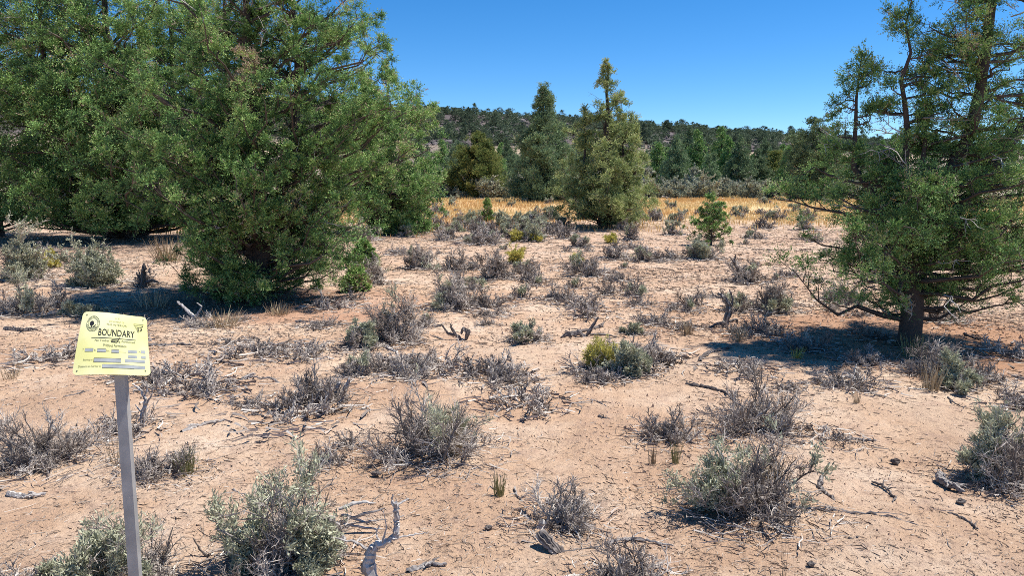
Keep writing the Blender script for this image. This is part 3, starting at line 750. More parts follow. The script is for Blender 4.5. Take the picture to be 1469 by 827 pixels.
# ------------------------------------------------------------------ snags, logs, sticks
def driftwood(name, paths, tint, seed, side=9, twist=.25):
    """gnarled wood: list of (points, start radius, end radius)"""
    rng = np.random.default_rng(seed); T = Tubes()
    for pts, r0, r1 in paths:
        pts = np.array(pts, float)
        n = max(12, len(pts) * 4); s = np.linspace(0, len(pts) - 1, n)
        q = np.stack([np.interp(s, np.arange(len(pts)), pts[:, i]) for i in range(3)], -1)
        L = np.linalg.norm(pts[-1] - pts[0]) + 1e-3
        q[1:-1] += rng.normal(size=(n - 2, 3)) * (L * .008 + r0 * .07)
        r = np.linspace(r0, r1, n) * rng.uniform(.8, 1.2, n); r[0] *= .6; r[-1] *= .4
        T.add(q, r, tint + rng.normal(0, .08))
        if r0 > .012:          # split strands of weathered wood laid along the limb
            for k in range(3):
                off = norm(rng.normal(size=3)) * r0 * .7
                i0 = rng.integers(0, n // 3); i1 = rng.integers(2 * n // 3, n)
                T.add(q[i0:i1] + off, r[i0:i1] * .42, np.clip(tint + rng.normal(0, .3), 0, 1))
    me = T.mesh(name, side, False, .32)
    return me
def stick(px, py, px2, py2, r, tint, seed, label, name='fallen_branch', cat='branch', lift=.5, side_twigs=2, bend=.12):
    a, b = P(px, py), P(px2, py2); rng = np.random.default_rng(seed)
    L = (b - a).length; n = 6
    c = (a + b) / 2; ax = np.array(b - a); nrm = np.array([-ax[1], ax[0], 0]) / max(L, 1e-6)
    pts = []
    for k in range(n):
        t = k / (n - 1); q = np.array(a) * (1 - t) + np.array(b) * t + nrm * math.sin(t * math.pi) * L * bend * (1 if seed % 2 else -1) - np.array(c)
        q += rng.normal(size=3) * L * .02
        wx, wy = q[0] + c.x, q[1] + c.y
        q[2] = tz(wx, wy) + r * lift - c.z + (.25 * r * rng.random())
        pts.append(q)
    paths = [(pts, r, r * .45)]
    for k in range(side_twigs):
        i = rng.integers(1, n - 1); d = norm(ax * rng.choice([-1, 1]) * .6 + nrm * rng.normal() * L)
        l = L * rng.uniform(.15, .35); e = pts[i] + d * l; e[2] = pts[i][2] + rng.uniform(0, .03)
        paths.append(([pts[i], (pts[i] + e) / 2 + [0, 0, .008], e], r * .4, r * .15))
    o = link_mesh(name, driftwood(name, paths, tint, seed), M['dead_wood']); o.location = c
    tag(o, label, cat); return o
STICKS = [
 (276, 556, 366, 540, .022, .6, 'thick split grey log lying left of the pale-rooted brush'),
 (262, 622, 326, 604, .016, .75, 'short pale log lying diagonally below the split grey log'),
 (372, 580, 432, 584, .014, .7, 'pale root piece left of the pale-rooted brush'),
 (356, 598, 384, 602, .014, .1, 'short black stub beside a pale log'),
 (8, 473, 56, 475, .025, .1, 'dark weathered log at the left edge behind the sign'),
 (212, 497, 276, 496, .016, .4, 'grey stick right of the top of the sign'),
 (380, 495, 492, 488, .013, .45, 'long thin branch lying in front of the large left juniper'),
 (425, 462, 464, 474, .018, .3, 'broken dark branch on the red needle litter'),
 (774, 563, 820, 578, .013, .02, 'bent black stick lying right of centre'),
 (985, 552, 1052, 570, .013, .15, 'dark slanting branch behind the two brush clumps on the right'),
 (858, 598, 880, 603, .010, .2, 'tiny dark stick in the open sand'),
 (828, 572, 872, 586, .007, .35, 'thin curved stick beside the bent black stick'),
 (1178, 688, 1200, 722, .013, .02, 'black upright-lying stick right of the green-centred brush'),
 (1254, 692, 1282, 722, .007, .1, 'forked black twig on the open sand at the right'),
 (1346, 686, 1386, 710, .024, .35, 'short thick log piece left of the right edge sagebrush'),
 (1360, 738, 1404, 762, .008, .15, 'bundle-like dark twigs in the lower right'),
 (1216, 775, 1244, 779, .009, .0, 'small black stick lying in the lower right sand'),
 (1130, 732, 1330, 758, .006, .6, 'long thin pale twig crossing the lower right sand'),
 (1218, 629, 1258, 634, .009, .65, 'short pale stick in the sand at the right'),
 (1190, 551, 1238, 541, .018, .9, 'bleached wood piece in front of the tree shadow'),
 (1128, 552, 1180, 546, .010, .45, 'grey stick left of the bleached wood piece'),
 (1230, 585, 1268, 590, .006, .1, 'small dark twig on bare sand below the trunk'),
 (1360, 570, 1396, 590, .006, .1, 'dark twig on bare sand near the right edge'),
 (588, 824, 642, 812, .014, .5, 'grey stick with upright twig at the bottom edge'),
 (10, 713, 66, 712, .018, .85, 'bleached flat wood piece left of the sign post'),
 (660, 697, 712, 705, .007, .4, 'thin stick left of the small grass tuft'),
 (618, 684, 655, 680, .005, .35, 'thin curved twig in front of the central brush'),
 (870, 780, 965, 785, .009, .6, 'pale root running right from the dark stump'),
 (740, 700, 760, 726, .006, .5, 'short twig left of the fan of dead stems'),
 (545, 497, 570, 510, .014, .8, 'small pale log beside the tall grey dead brush'),
 (820, 478, 870, 462, .016, .2, 'dark curved branch in the middle of the clearing'),
 (1005, 520, 1052, 500, .018, .1, 'dark branch slanting out of the left end of the tree shadow'),
 (930, 503, 975, 518, .010, .15, 'dark stick at the left tip of the tree shadow'),
 (540, 462, 470, 466, .012, .2, 'dark branch at the edge of the red needle litter'),
 (825, 424, 900, 430, .014, .3, 'long grey branch lying across the clearing'),
 (555, 361, 590, 363, .02, .9, 'pale log lying left of the lone dark brush'),
 (1380, 480, 1440, 492, .012, .2, 'dark branch right of the thick trunk'),
 (130, 562, 90, 570, .008, .2, 'thin twig left of the post below the sign plate'),
 (0, 642, 60, 660, .008, .4, 'grey twig lying under the wide dead brush at the left edge'),
 (330, 700, 350, 742, .006, .3, 'thin root left of the largest sagebrush'),
]
for i, (a, b, c, d, r, t, label) in enumerate(STICKS):
    stick(a, b, c, d, r, t, 900 + i, label, side_twigs=2 if r > .007 else 3)
# sticks too small to tell apart
stick_spots = []
for i in range(110):
    while True:
        px = rng.uniform(0, 1469); py = 340 + 487 * rng.uniform(0, 1) ** .8
        p = P(px, py)
        if py > 390 or rng.random() < .4: break
    k = mpp(p)
    L = rng.uniform(10, 34) * k; a = rng.uniform(0, math.pi)
    if rng.random() < .6: a = rng.normal(0, .35)
    stick_spots.append((p, L, a))
sprot = []
for k in range(7):
    rg = np.random.default_rng(60 + k); pts = wander(rg, (-.5, 0, .02), (1, 0, 0), 1.0, 7, .09); pts[:, 2] = np.abs(pts[:, 2] - .02) * .3 + .012
    th = rg.uniform(.008, .02); paths = [(pts, th, th * .4)]
    for q in range(2):
        j = rg.integers(1, 6); e = pts[j] + np.array([rg.normal() * .2, rg.normal() * .25, .03]); paths.append(([pts[j], (pts[j] + e) / 2, e], th * .45, th * .2))
    me = driftwood('stick', paths, [.05, .2, .4, .7, .1, .3, .85][k], 77 + k, 5); me.materials.append(M['dead_wood']); sprot.append(me)
for i, (p, L, a) in enumerate(stick_spots):
    o = bpy.data.objects.new('stick', sprot[i % 7]); COL.objects.link(o)
    o.location = (p.x, p.y, p.z); o.rotation_euler = (0, 0, a); o.scale = (L, L, L)
    tag(o, 'small weathered stick lying on the sand', 'stick', 'small sticks scattered over the sand')

def snag(px, py, paths, tint, seed, label, name='dead_snag', cat='snag', sides=11, scale=1.0):
    """paths in photograph pixels relative to the base: (dx, up, depth) lists"""
    p = P(px, py); m = mpp(p)
    pp = [([(x * m, dd * m, z * m - (.03 if (j == 0 and i0 == 0) else 0)) for j, (x, z, dd) in enumerate(pts)], r0 * m, r1 * m) for i0, (pts, r0, r1) in enumerate(paths)]
    o = link_mesh(name, driftwood(name, pp, tint, seed, sides), M['dead_wood']); o.location = p
    tag(o, label, cat); return o
# bleached snag in the foreground
snag(536, 832, [([(0, -8, 0), (-6, 22, 0), (-2, 42, 4), (6, 52, 0)], 9, 5.5), ([(4, 50, 0), (18, 54, 6), (32, 62, 8), (34, 84, 8), (33, 104, 4), (36, 118, 0)], 5, 2.5),
                ([(33, 106, 4), (28, 118, 4), (31, 128, 0)], 2.4, .8), ([(35, 110, 4), (52, 118, 10)], 1.8, .5), ([(32, 88, 8), (45, 92, 12)], 1.4, .4),
                ([(-4, 44, 0), (-30, 54, 8), (-62, 58, 10)], 2.6, .9), ([(14, 55, 0), (20, 78, 0), (16, 106, 0)], 1.3, .4), ([(32, 60, 8), (58, 58, 20), (78, 60, 26)], 1.5, .6),
                ([(10, 54, 4), (4, 66, 4), (12, 84, 0)], 1.5, .5)], .95, 31, 'bleached white antler-like snag at the bottom centre left')
snag(478, 782, [([(10, 0, -6), (2, 22, 0), (-8, 40, 4)], 11, 7), ([(-6, 34, 2), (-24, 34, 8), (-42, 24, 10)], 6, 3)], .25, 32, 'short dark grey stump at the right side of the largest sagebrush', 'dead_stump', 'stump')
snag(500, 765, [([(-20, 20, 0), (20, 26, 6), (52, 34, 8)], 2.6, 1), ([(-20, 16, 0), (16, 6, 4), (50, 2, 6)], 2.6, 1), ([(-14, 34, 4), (14, 44, 6), (40, 42, 6)], 3.4, 1), ([(-16, 6, 0), (20, 14, 4), (60, 18, 6)], 1.8, .6), ([(-10, 26, 2), (24, 12, 6), (46, 16, 8)], 2, .7)],
     .8, 33, 'pale splintered branches fanning between stump and bleached snag', 'fallen_branch', 'branch')
snag(784, 790, [([(22, 0, -16), (6, 12, -4), (-10, 26, 6)], 7, 5), ([(14, 4, -18), (0, 12, -6), (-14, 24, 4)], 4, 5), ([(26, 2, -10), (10, 10, 0), (-4, 24, 10)], 4, 3), ([(6, 2, -10), (40, 2, -6), (78, 6, 0)], 3, 1.4)], .12, 34, 'dark broken stump leaning in front of the fan of dead stems', 'dead_stump', 'stump')
snag(776, 756, [([(-2, 0, 0), (6, 6, 2)], 7, 6)], 1.0, 35, 'white chunk of wood on top of the dark broken stump', 'wood_chunk', 'wood chunk')
snag(1040, 470, [([(0, -4, 0), (2, 14, 0), (6, 26, 0), (0, 42, 0), (-12, 50, 0)], 5, 2), ([(6, 24, 0), (10, 40, 0), (4, 56, 0)], 2, .8), ([(0, 40, 0), (-18, 46, 0), (-22, 54, 0)], 1.4, .6), ([(2, 8, 0), (16, 12, 0), (18, 4, 0)], 2.4, .8), ([(2, 6, 0), (-14, 4, 0), (-26, -2, 0)], 2.6, .8), ([(-6, 46, 0), (-10, 60, 0)], 1, .4)],
     .12, 36, 'dark twisted snag standing in the left end of the tree shadow')
snag(1062, 405, [([(0, -2, 0), (-2, 14, 0), (-10, 28, 0), (-8, 40, 0)], 2.6, .9), ([(-8, 26, 0), (-18, 38, 0)], 1.2, .4), ([(-2, 12, 0), (8, 26, 0)], 1.2, .4)], .2, 37, 'thin dark snag behind the twisted one, left of bare brush')
snag(668, 488, [([(0, -2, 0), (-12, 6, 0), (-20, 16, 0), (-22, 24, 0)], 2.6, 1), ([(0, 0, 0), (4, 12, 0), (-4, 16, 0), (-6, 8, 0)], 3.4, 2), ([(-8, 4, 0), (-26, 10, 0), (-34, 22, 0), (-44, 18, 0)], 2.2, .8), ([(0, 0, 0), (-30, -2, 4), (-52, 6, 8)], 2, .8)],
     .15, 38, 'curled dark branch arching over the sand in the centre')
snag(846, 484, [([(0, -2, 0), (-14, 6, 0), (-30, 4, 0), (-42, 0, 0)], 3.6, 1.6), ([(-4, 2, 0), (4, 16, 0), (12, 30, 0)], 2.6, 1.2), ([(0, 4, 0), (24, 4, 0), (40, 0, 0)], 2.2, .8), ([(-20, 4, 0), (-36, 10, 0)], 1.4, .5)], .25, 39, 'gnarled dark wood lying left of the small green tuft')
snag(488, 574, [([(0, -2, 0), (-6, 14, 0), (0, 28, 0)], 4, 2), ([(0, 0, 0), (8, 16, 0), (14, 34, 0)], 5, 1.6), ([(-6, 2, -4), (-26, 0, -8), (-36, -10, -12)], 3, 1), ([(0, 2, 0), (-40, 12, 0), (-64, 14, 4)], 2, .7), ([(4, 2, 0), (24, -2, -4), (34, -6, -6)], 2, .7), ([(-6, 12, 0), (-14, 22, 0), (-10, 28, 0)], 1.8, .6)],
     .6, 40, 'pale curved roots standing in the grey brush left of centre')
snag(284, 468, [([(0, -2, 0), (-6, 14, 0), (-18, 26, 0), (-28, 36, 0)], 2.4, .9), ([(-4, 8, 0), (2, 20, 0), (8, 28, 0), (0, 34, 0)], 1.6, .6), ([(0, 0, 0), (18, -2, -2), (26, 2, 0)], 2, .8)], .8, 41, 'pale forked snag before the left skirt of the big juniper')
snag(204, 612, [([(0, -4, 0), (2, 20, 0), (8, 36, 0), (2, 52, 0), (-8, 62, 0)], 3, 1), ([(6, 30, 0), (16, 44, 0), (20, 58, 0)], 1.6, .5), ([(2, 18, 0), (-8, 32, 0)], 1.3, .5), ([(4, 40, 0), (12, 56, 0), (10, 68, 0)], 1.2, .4)], .75, 42, 'pale branching twig standing right of the sign post')
snag(405, 548, [([(0, 0, 0), (-16, 6, 0), (-34, 4, 0)], 2, .8)], .3, 43, 'small bent wood left of the pale curved roots')
snag(300, 800, [([(0, 0, 0), (30, 4, 2), (60, 8, 6)], 5, 2.4), ([(0, 0, 0), (-12, 10, 0), (-22, 30, 0)], 2, .7)], .05, 44, 'black charred branch at the left foot of the largest sagebrush', 'charred_branch', 'branch')
snag(205, 412, [([(0, -2, 0), (2, 16, 0), (4, 34, 0)], 4, 2), ([(0, 4, 0), (-8, 22, 0)], 2.4, 1), ([(2, 6, 0), (14, 10, 0), (24, 6, 0)], 2.4, 1)], .0, 45, 'charred stub left of the big juniper behind its shadow', 'charred_stub', 'stump')
# dark clods
def clod(px, py, w, label, tint, seed):
    p = P(px, py); m = mpp(p) * w * .38; rg = np.random.default_rng(seed)
    n1, n2 = 9, 14; th = np.linspace(0.02, np.pi - .02, n1); ph = np.arange(n2) / n2 * 2 * np.pi
    TH, PH_ = np.meshgrid(th, ph, indexing='ij')
    r = 1 + .75 * fbm(PH_ * 1.2 + seed, TH * 1.8, seed, 3)
    co = np.stack([r * np.sin(TH) * np.cos(PH_), r * np.sin(TH) * np.sin(PH_) * .8, r * np.cos(TH) * .7], -1).reshape(-1, 3) * m
    i = np.arange(n1 - 1)[:, None] * n2; j = np.arange(n2); q = np.stack([i + j, i + n2 + j, i + n2 + (j + 1) % n2, i + (j + 1) % n2], -1).reshape(-1, 4)
    o = link_mesh('stone', np_mesh('stone', co, quads=q, tint=np.full(len(q), tint), smooth=False), M['dead_wood']); o.location = (p.x, p.y, p.z + m * .45)
    tag(o, label, 'stone')
clod(1284, 665, 16, 'black stone on open sand right of the green-centred brush', 0., 1)
clod(1272, 560, 7, 'small black stone in front of the thick-trunked tree', 0., 2)
clod(1378, 722, 14, 'dark stone next to the short thick log piece', .05, 3)
clod(540, 682, 16, 'dark clod right of the largest sagebrush top', .05, 4)
clod(700, 760, 14, 'reddish brown clod left of the dark broken stump', .1, 5)
clod(1164, 812, 14, 'dark clod at the lower right bottom edge', .05, 6)

# ------------------------------------------------------------------ grass tufts
def tuft(px, py, h, w, n, mat, seed, label, name='grass_tuft', cat='grass tuft'):
    p = P(px, py); m = mpp(p); rg = np.random.default_rng(seed)
    T = Tubes()
    for k in range(n):
        a = rg.uniform(0, 6.28); b = np.array([math.cos(a), math.sin(a), 0]) * rg.uniform(0, .38) * w * m
        d = np.array([math.cos(a) * rg.uniform(0, .5) * w / h, math.sin(a) * rg.uniform(0, .5) * w / h, 1.])
        pth = wander(rg, b, d, h * m * rg.uniform(.5, 1.1), 4, .07)
        T.add(pth, np.array([1, .8, .6, .2]) * max(.0012, m * .45), rg.random())
    o = link_mesh(name, T.mesh(name, 3, False), M[mat]); o.location = p; tag(o, label, cat)
TUFTS = [(716, 712, 34, 18, 60, 'green_grass', 'short olive grass tuft alone on the sand in front of the central brush'),
 (655, 655, 66, 22, 90, 'straw', 'tall straw grass bunch growing in the central grey brush'),
 (270, 682, 42, 30, 60, 'green_grass', 'yellow-green grass tuft right of the low dead tangle'),
 (1108, 715, 62, 44, 120, 'straw', 'pale upright grass bunch in the middle of the green-centred brush'),
 (968, 668, 38, 16, 30, 'green_grass', 'thin green grass stalks behind the green-centred brush'),
 (935, 668, 30, 14, 24, 'straw', 'sparse straw stalks left of the thin green ones'),
 (1310, 512, 34, 44, 70, 'green_grass', 'grass tuft at the foot of the thick trunk'),
 (1143, 515, 18, 18, 40, 'rabbit', 'yellow-green grass tuft in the tree shadow'),
 (985, 480, 22, 20, 40, 'straw', 'dull grass tuft at the left end of the shadow'),
 (1060, 490, 26, 30, 50, 'straw', 'dry grass in the shadow below the twisted snag'),
 (1228, 580, 30, 14, 16, 'straw', 'few dry stalks on the sand in front of the trunk'),
 (240, 375, 36, 46, 130, 'straw', 'dry golden grass clump at the left edge of the big juniper'),
 (222, 440, 30, 60, 60, 'straw', 'thin dry grass in the shadow of the big juniper'),
 (320, 470, 30, 60, 90, 'straw', 'dry grass along the front skirt of the big juniper'),
 (400, 452, 20, 40, 60, 'straw', 'dry grass below the middle of the big juniper'),
 (1335, 560, 40, 30, 70, 'straw', 'reddish dry grass beside the green sagebrush at the trunk heap'),
 (310, 740, 40, 12, 14, 'straw', 'very thin pale stalks left of the largest sagebrush'),
 (1125, 827, 60, 10, 5, 'straw', 'single pale stalk at the bottom right of centre'),
 (18, 545, 24, 30, 30, 'straw', 'dry stalks at the left edge below the sign'),
 (170, 668, 60, 50, 24, 'straw', 'thin dry stalks beside the sign post')]
for i, (px, py, h, w, n, mat, label) in enumerate(TUFTS): tuft(px, py, h, w, n, mat, 1200 + i, label)

# ------------------------------------------------------------------ ground cover (uncountable)
def scatter_pts(n, seed, ymin, ymax, dens_noise=.5, half=.80, power=1.0):
    rg = np.random.default_rng(seed)
    d = ymin * (ymax / ymin) ** (rg.uniform(0, 1, n * 3) ** power)
    x = rg.uniform(-half, half, n * 3) * (d + .8)
    keep = (fbm(x / .9 + 40, d / .9, seed, 3) * .7 + fbm(x / 3.1, d / 3.1 + 9, seed + 1, 3) * .6 + .5) ** 2 > rg.uniform(.0, .35 + dens_noise, n * 3) ** 1.3
    x, d = x[keep][:n], d[keep][:n]
    return x, d, rg
def twig_litter():
    x, y, rg = scatter_pts(62000, 5, 1.6, 32, .5, power=.85)
    x2, y2, _ = scatter_pts(42000, 6, 7, 34, .6, power=.8)
    sx = np.concatenate([a + rg.normal(0, 1, 170) * r for (a, b, r) in SHRUB_AT]); sy = np.concatenate([b + rg.normal(0, 1, 170) * r * .8 for (a, b, r) in SHRUB_AT])
    x = np.concatenate([x, x2, sx]); y = np.concatenate([y, y2, sy]); near_s = np.concatenate([np.zeros(len(x) - len(sx)), np.ones(len(sx))])
    n = len(x); k = np.clip(y / 5, .5, 3.2)
    L = (1 + near_s) * rg.gamma(1.3, .019, n) * k ** .7 + .01; r = rg.uniform(.0010, .0030, n) * k ** .75
    a = rg.uniform(0, np.pi, n)
    z = terrain(x, y) + micro(x, y)
    c = np.stack([x, y, z], -1); d = np.stack([np.cos(a), np.sin(a), rg.normal(0, .10, n)], -1)
    s = norm(np.stack([-d[:, 1], d[:, 0], np.zeros(n)], -1)); bend = s * (rg.normal(0, .16, n) * L)[:, None]
    p = np.stack([c - d * L[:, None] / 2, c + bend, c + d * L[:, None] / 2], 1); p[:, :, 2] += r[:, None] * 1.2
    T = Tubes(); T.b[3] = [(p[i], r[i] * np.array([1., .9, .4]), t) for i, t in enumerate(np.clip(rg.beta(1.0, 1.0, n) + near_s * .15, 0, 1))]
    o = link_mesh('twig_litter', T.mesh('twig_litter', 3, False), M['litter']); tag(o, 'fine twigs and bark crumbs littering the sand', 'litter', kind='stuff')
twig_litter()
def crumbs():
    x, y, rg = scatter_pts(34000, 15, 1.6, 16, .5, power=.9)
    n = len(x); z = terrain(x, y) + micro(x, y); k = np.clip(y / 5, .6, 2.2)
    r = rg.gamma(1.6, .0017, n) * k + .001
    tet = norm(np.array([[1, 0, -.5], [-.5, .87, -.5], [-.5, -.87, -.5], [0, 0, 1.]]))
    v = tet[None] * r[:, None, None] * rg.uniform(.6, 1.4, (n, 4, 1)); a = rg.uniform(0, 6.28, n)
    ca, sa = np.cos(a)[:, None], np.sin(a)[:, None]
    v = np.stack([v[..., 0] * ca - v[..., 1] * sa + x[:, None], v[..., 0] * sa + v[..., 1] * ca + y[:, None], v[..., 2] + z[:, None] + r[:, None] * .3], -1)
    f = np.array([[0, 1, 3], [1, 2, 3], [2, 0, 3]])
    F = (f[None] + (np.arange(n) * 4)[:, None, None]).reshape(-1, 3)
    m = tint_mat('soil_crumbs', [(0, (.14, .095, .075)), (.3, (.36, .23, .16)), (.7, (.54, .37, .26)), (1, (.66, .50, .38))], rough=.95)
    o = link_mesh('soil_crumbs', np_mesh('soil_crumbs', v.reshape(-1, 3), tris=F, tint=np.repeat(rg.random(n), 3)), m)
    tag(o, 'small clods and pebbles on the sandy soil', 'soil crumbs', kind='stuff')
crumbs()
def blades(name, x, y, h, w, rg, mat, label, lean=.35):
    n = len(x); z = terrain(x, y)
    o = np.stack([x, y, z - .01], -1)
    a = rg.uniform(0, 6.28, n); l = rg.uniform(0, lean, n)
    d = norm(np.stack([np.cos(a) * l, np.sin(a) * l, np.ones(n)], -1))
    ob = link_mesh(name, leaf_mesh(name, o, d, h, w, np.clip(.5 + .8 * fbm(x / 5, y / 4, 4, 4) + rg.normal(0, .18, n), 0, 1), rg), M[mat])
    tag(ob, label, 'grass', kind='stuff')
rg = np.random.default_rng(77)
n = 150000; y = 22 + 40 * rg.uniform(0, 1, n) ** .8; x = rg.uniform(-.55, .75, n) * y
keep = (vnoise(x / 5, y / 5, 9) * 9 + vnoise(x / 1.2, y / 1.2, 10) * 7 + y > rg.uniform(29, 40, n)) & (vnoise(x / 3.5, y / 5, 12) * .8 + vnoise(x / .9, y / .9, 13) * .5 > rg.uniform(.12, .88, n))
x, y = x[keep], y[keep]
blades('golden_grass', x, y, rg.uniform(.08, .26, len(x)) * (.6 + .8 * vnoise(x / 1.5, y / 2.5, 51)), rg.uniform(.02, .045, len(x)), rg, 'gold', 'golden dry grass covering the meadow behind the clearing')
n = 26000; y = 7 + 26 * rg.uniform(0, 1, n) ** .7; x = rg.uniform(-.8, .8, n) * y
keep = vnoise(x / 1.6, y / 1.6, 19) * .7 + vnoise(x / .4, y / .4, 29) * .5 > rg.uniform(.5, 1.0, n)
x, y = x[keep], y[keep]
blades('dry_grass', x, y, rg.uniform(.03, .13, len(x)) * np.clip(y / 14, .6, 1.3), rg.uniform(.004, .009, len(x)) * np.clip(y / 12, .7, 2), rg, 'straw', 'thin dry grass sprinkled over the clearing', .9)

# ------------------------------------------------------------------ boundary sign
def sign():
    def unp(px, py, dist):
        d = ray(px, py); return Vector((0, 0, CAM_H)) + d * dist
    zb, zt = 2.42, 2.56
    TL, TR = unp(120, 448, zt), unp(209, 454, zt); BL, BR = unp(104, 540, zb), unp(215, 538, zb)
    base = P(190, 900); 
    p0 = unp(165, 556, zb + .02); p1 = unp(189, 835, zb + .02)
    ax = (p1 - p0).normalized()
    # run the post on into the ground
    t = (tz(p1.x, p1.y) - .1 - p0.z) / ax.z
    foot = p0 + ax * t
    gx, gy = foot.x, foot.y
    root = empty('boundary_sign', (gx, gy, tz(gx, gy)))
    org = root.location.copy()
    def bil(u, v, h=0.0):     # u right 0..1, v down 0..1
        q = TL.lerp(TR, u).lerp(BL.lerp(BR, u), v)
        nrm = (TR - TL).cross(TL - BL).normalized()
        if nrm.y > 0: nrm = -nrm
        bend = .007 * math.sin(u * math.pi * 1.4 + .3) * (1 - v * .3) + .004 * math.sin(v * 2.4) - .006 * v * v * (u > .7) * (u - .7) / .3
        return q + nrm * (bend + h) - org
    # metal
    def simple(name, col, rough=.5, metal=0.0, noise=None):
        m, n, out = new_mat(name); p = n.nodes.new('ShaderNodeBsdfPrincipled')
        p.inputs['Roughness'].default_value = rough; p.inputs['Metallic'].default_value = metal
        if noise:
            tc = n.nodes.new('ShaderNodeTexCoord'); no = n.nodes.new('ShaderNodeTexNoise'); no.inputs['Scale'].default_value = noise[0]; no.inputs['Detail'].default_value = 6
            n.links.new(tc.outputs['Object'], no.inputs['Vector'])
            r = ramp(n, [(.35, col), (.65, noise[1])]); n.links.new(no.outputs[0], r.inputs[0]); n.links.new(r.outputs[0], p.inputs['Base Color'])
        else: p.inputs['Base Color'].default_value = (*col, 1)
        n.links.new(p.outputs[0], out.inputs[0]); return m
    yel = simple('yellow_enamel', (.70, .67, .27), .35, 0, (7, (.80, .78, .46)))
    ink = simple('black_ink', (.02, .02, .018), .5)
    grey_ink = simple('olive_ink', (.17, .18, .10), .5)
    faint = simple('faint_ink', (.42, .40, .15), .5)
    alu = simple('bare_metal_field', (.40, .42, .40), .4, .3, (30, (.52, .53, .50)))
    steel = simple('galvanised_steel', (.27, .265, .26), .5, .3, (14, (.38, .37, .36)))
    # plate: rounded rectangle grid with thickness
    NU, NV = 30, 30; rc = .07
    def shape(u, v):
        # pull the corners in to round them
        cu = min(max(u, rc), 1 - rc); cv = min(max(v, rc), 1 - rc)
        du, dv = u - cu, v - cv
        r = math.hypot(du, dv)
        mx = max(abs(du), abs(dv))
        if r > 1e-9 and abs(du) > 1e-9 and abs(dv) > 1e-9:
            k = mx / r; du *= k; dv *= k
        return cu + du, cv + dv
    def grid_u(i, n): return [0, .012, .03, .05, .07][i] if i < 5 else ([.93, .95, .97, .988, 1][i - (n - 4)] if i > n - 5 else .07 + .86 * (i - 4) / (n - 8))
    co = []; 
    for side in (0, 1):
        for j in range(NV + 1):
            for i in range(NU + 1):
                u, v = shape(grid_u(i, NU), grid_u(j, NV)); co.append(bil(u, v, 0 if side == 0 else -.0022))
    W = NU + 1; off = W * (NV + 1); q = []
    for j in range(NV):
        for i in range(NU):
            a = j * W + i; q.append((a, a + W, a + W + 1, a + 1)); q.append((off + a, off + a + 1, off + a + W + 1, off + a + W))
    border = [j * W for j in range(NV)] + [NV * W + i for i in range(NU)] + [j * W + NU for j in range(NV, 0, -1)] + [i for i in range(NU, 0, -1)]
    for k, a in enumerate(border):
        b = border[(k + 1) % len(border)]; q.append((a, off + a, off + b, b))
    plate = link_mesh('sign_plate', np_mesh('sign_plate', np.array([tuple(c) for c in co]), quads=np.array(q), smooth=False), yel, root)
    # markings: drawn in plate coordinates and bent with it
    def conform(name, verts, faces, mat, h=.0008):
        me = bpy.data.meshes.new(name); me.from_pydata([tuple(bil(u, v, h)) for u, v in verts], [], faces); me.update()
        return link_mesh(name, me, mat, plate)
    def rects(name, L, mat, h=.0008):
        vs_, fs = [], []
        for (u0, v0, u1, v1) in L:
            n = max(1, int((u1 - u0) / .04)); o0 = len(vs_)
            for k in range(n + 1):
                u = u0 + (u1 - u0) * k / n; vs_ += [(u, v0), (u, v1)]
            fs += [(o0 + 2 * k, o0 + 2 * k + 1, o0 + 2 * k + 3, o0 + 2 * k + 2) for k in range(n)]
        return conform(name, vs_, fs, mat, h)
    def text(name, s, cu, cv, w, h, mat, bold=0.0):
        c = bpy.data.curves.new(name, 'FONT'); c.body = s; c.align_x = 'CENTER'; c.align_y = 'CENTER'; c.offset = bold; c.resolution_u = 2
        t = bpy.data.objects.new(name, c); COL.objects.link(t)
        bpy.context.view_layer.update()
        me = bpy.data.meshes.new_from_object(t.evaluated_get(bpy.context.evaluated_depsgraph_get()))
        bpy.data.objects.remove(t)
        xs = [v.co.x for v in me.vertices]; ys = [v.co.y for v in me.vertices]
        x0, x1, y0, y1 = min(xs), max(xs), min(ys), max(ys)
        for v in me.vertices:
            v.co = bil(cu + ((v.co.x - x0) / (x1 - x0) - .5) * w, cv - ((v.co.y - y0) / (y1 - y0) - .5) * h, .0009)
        me.materials.clear()
        return link_mesh(name, me, mat, plate)
    text('lettering', 'BOUNDARY', .555, .335, .52, .115, ink, .012)
    text('lettering', 'U.S.', .56, .085, .08, .028, faint)
    text('lettering', 'DEPARTMENT OF', .55, .145, .22, .028, faint)
    text('lettering', 'THE INTERIOR', .55, .20, .30, .032, grey_ink)
    text('lettering', 'No Timber Cutting Permitted', .535, .475, .56, .045, grey_ink, .008)
    text('lettering', 'Without Permission', .54, .545, .32, .045, grey_ink, .008)
    text('lettering', 'T', .105, .622, .02, .03, grey_ink); text('lettering', 'R', .275, .628, .02, .03, grey_ink)
    text('lettering', 'Sec.', .455, .632, .05, .03, grey_ink); text('lettering', 'M.', .88, .625, .025, .025, grey_ink)
    text('lettering', 'Bearing to', .19, .78, .13, .032, grey_ink); text('lettering', 'Distance to Corner is', .22, .875, .30, .03, grey_ink)
    rects('ruled_line', [(.20, .425, .83, .434)], ink)
    rects('metal_field', [(.13, .605, .25, .648), (.305, .61, .425, .655), (.50, .615, .60, .66), (.72, .605, .84, .648), (.895, .60, .955, .645), (.72, .69, .84, .73), (.895, .69, .955, .73),
                          (.275, .755, .63, .81), (.68, .755, .94, .80), (.39, .85, .94, .90)], alu, .0007)
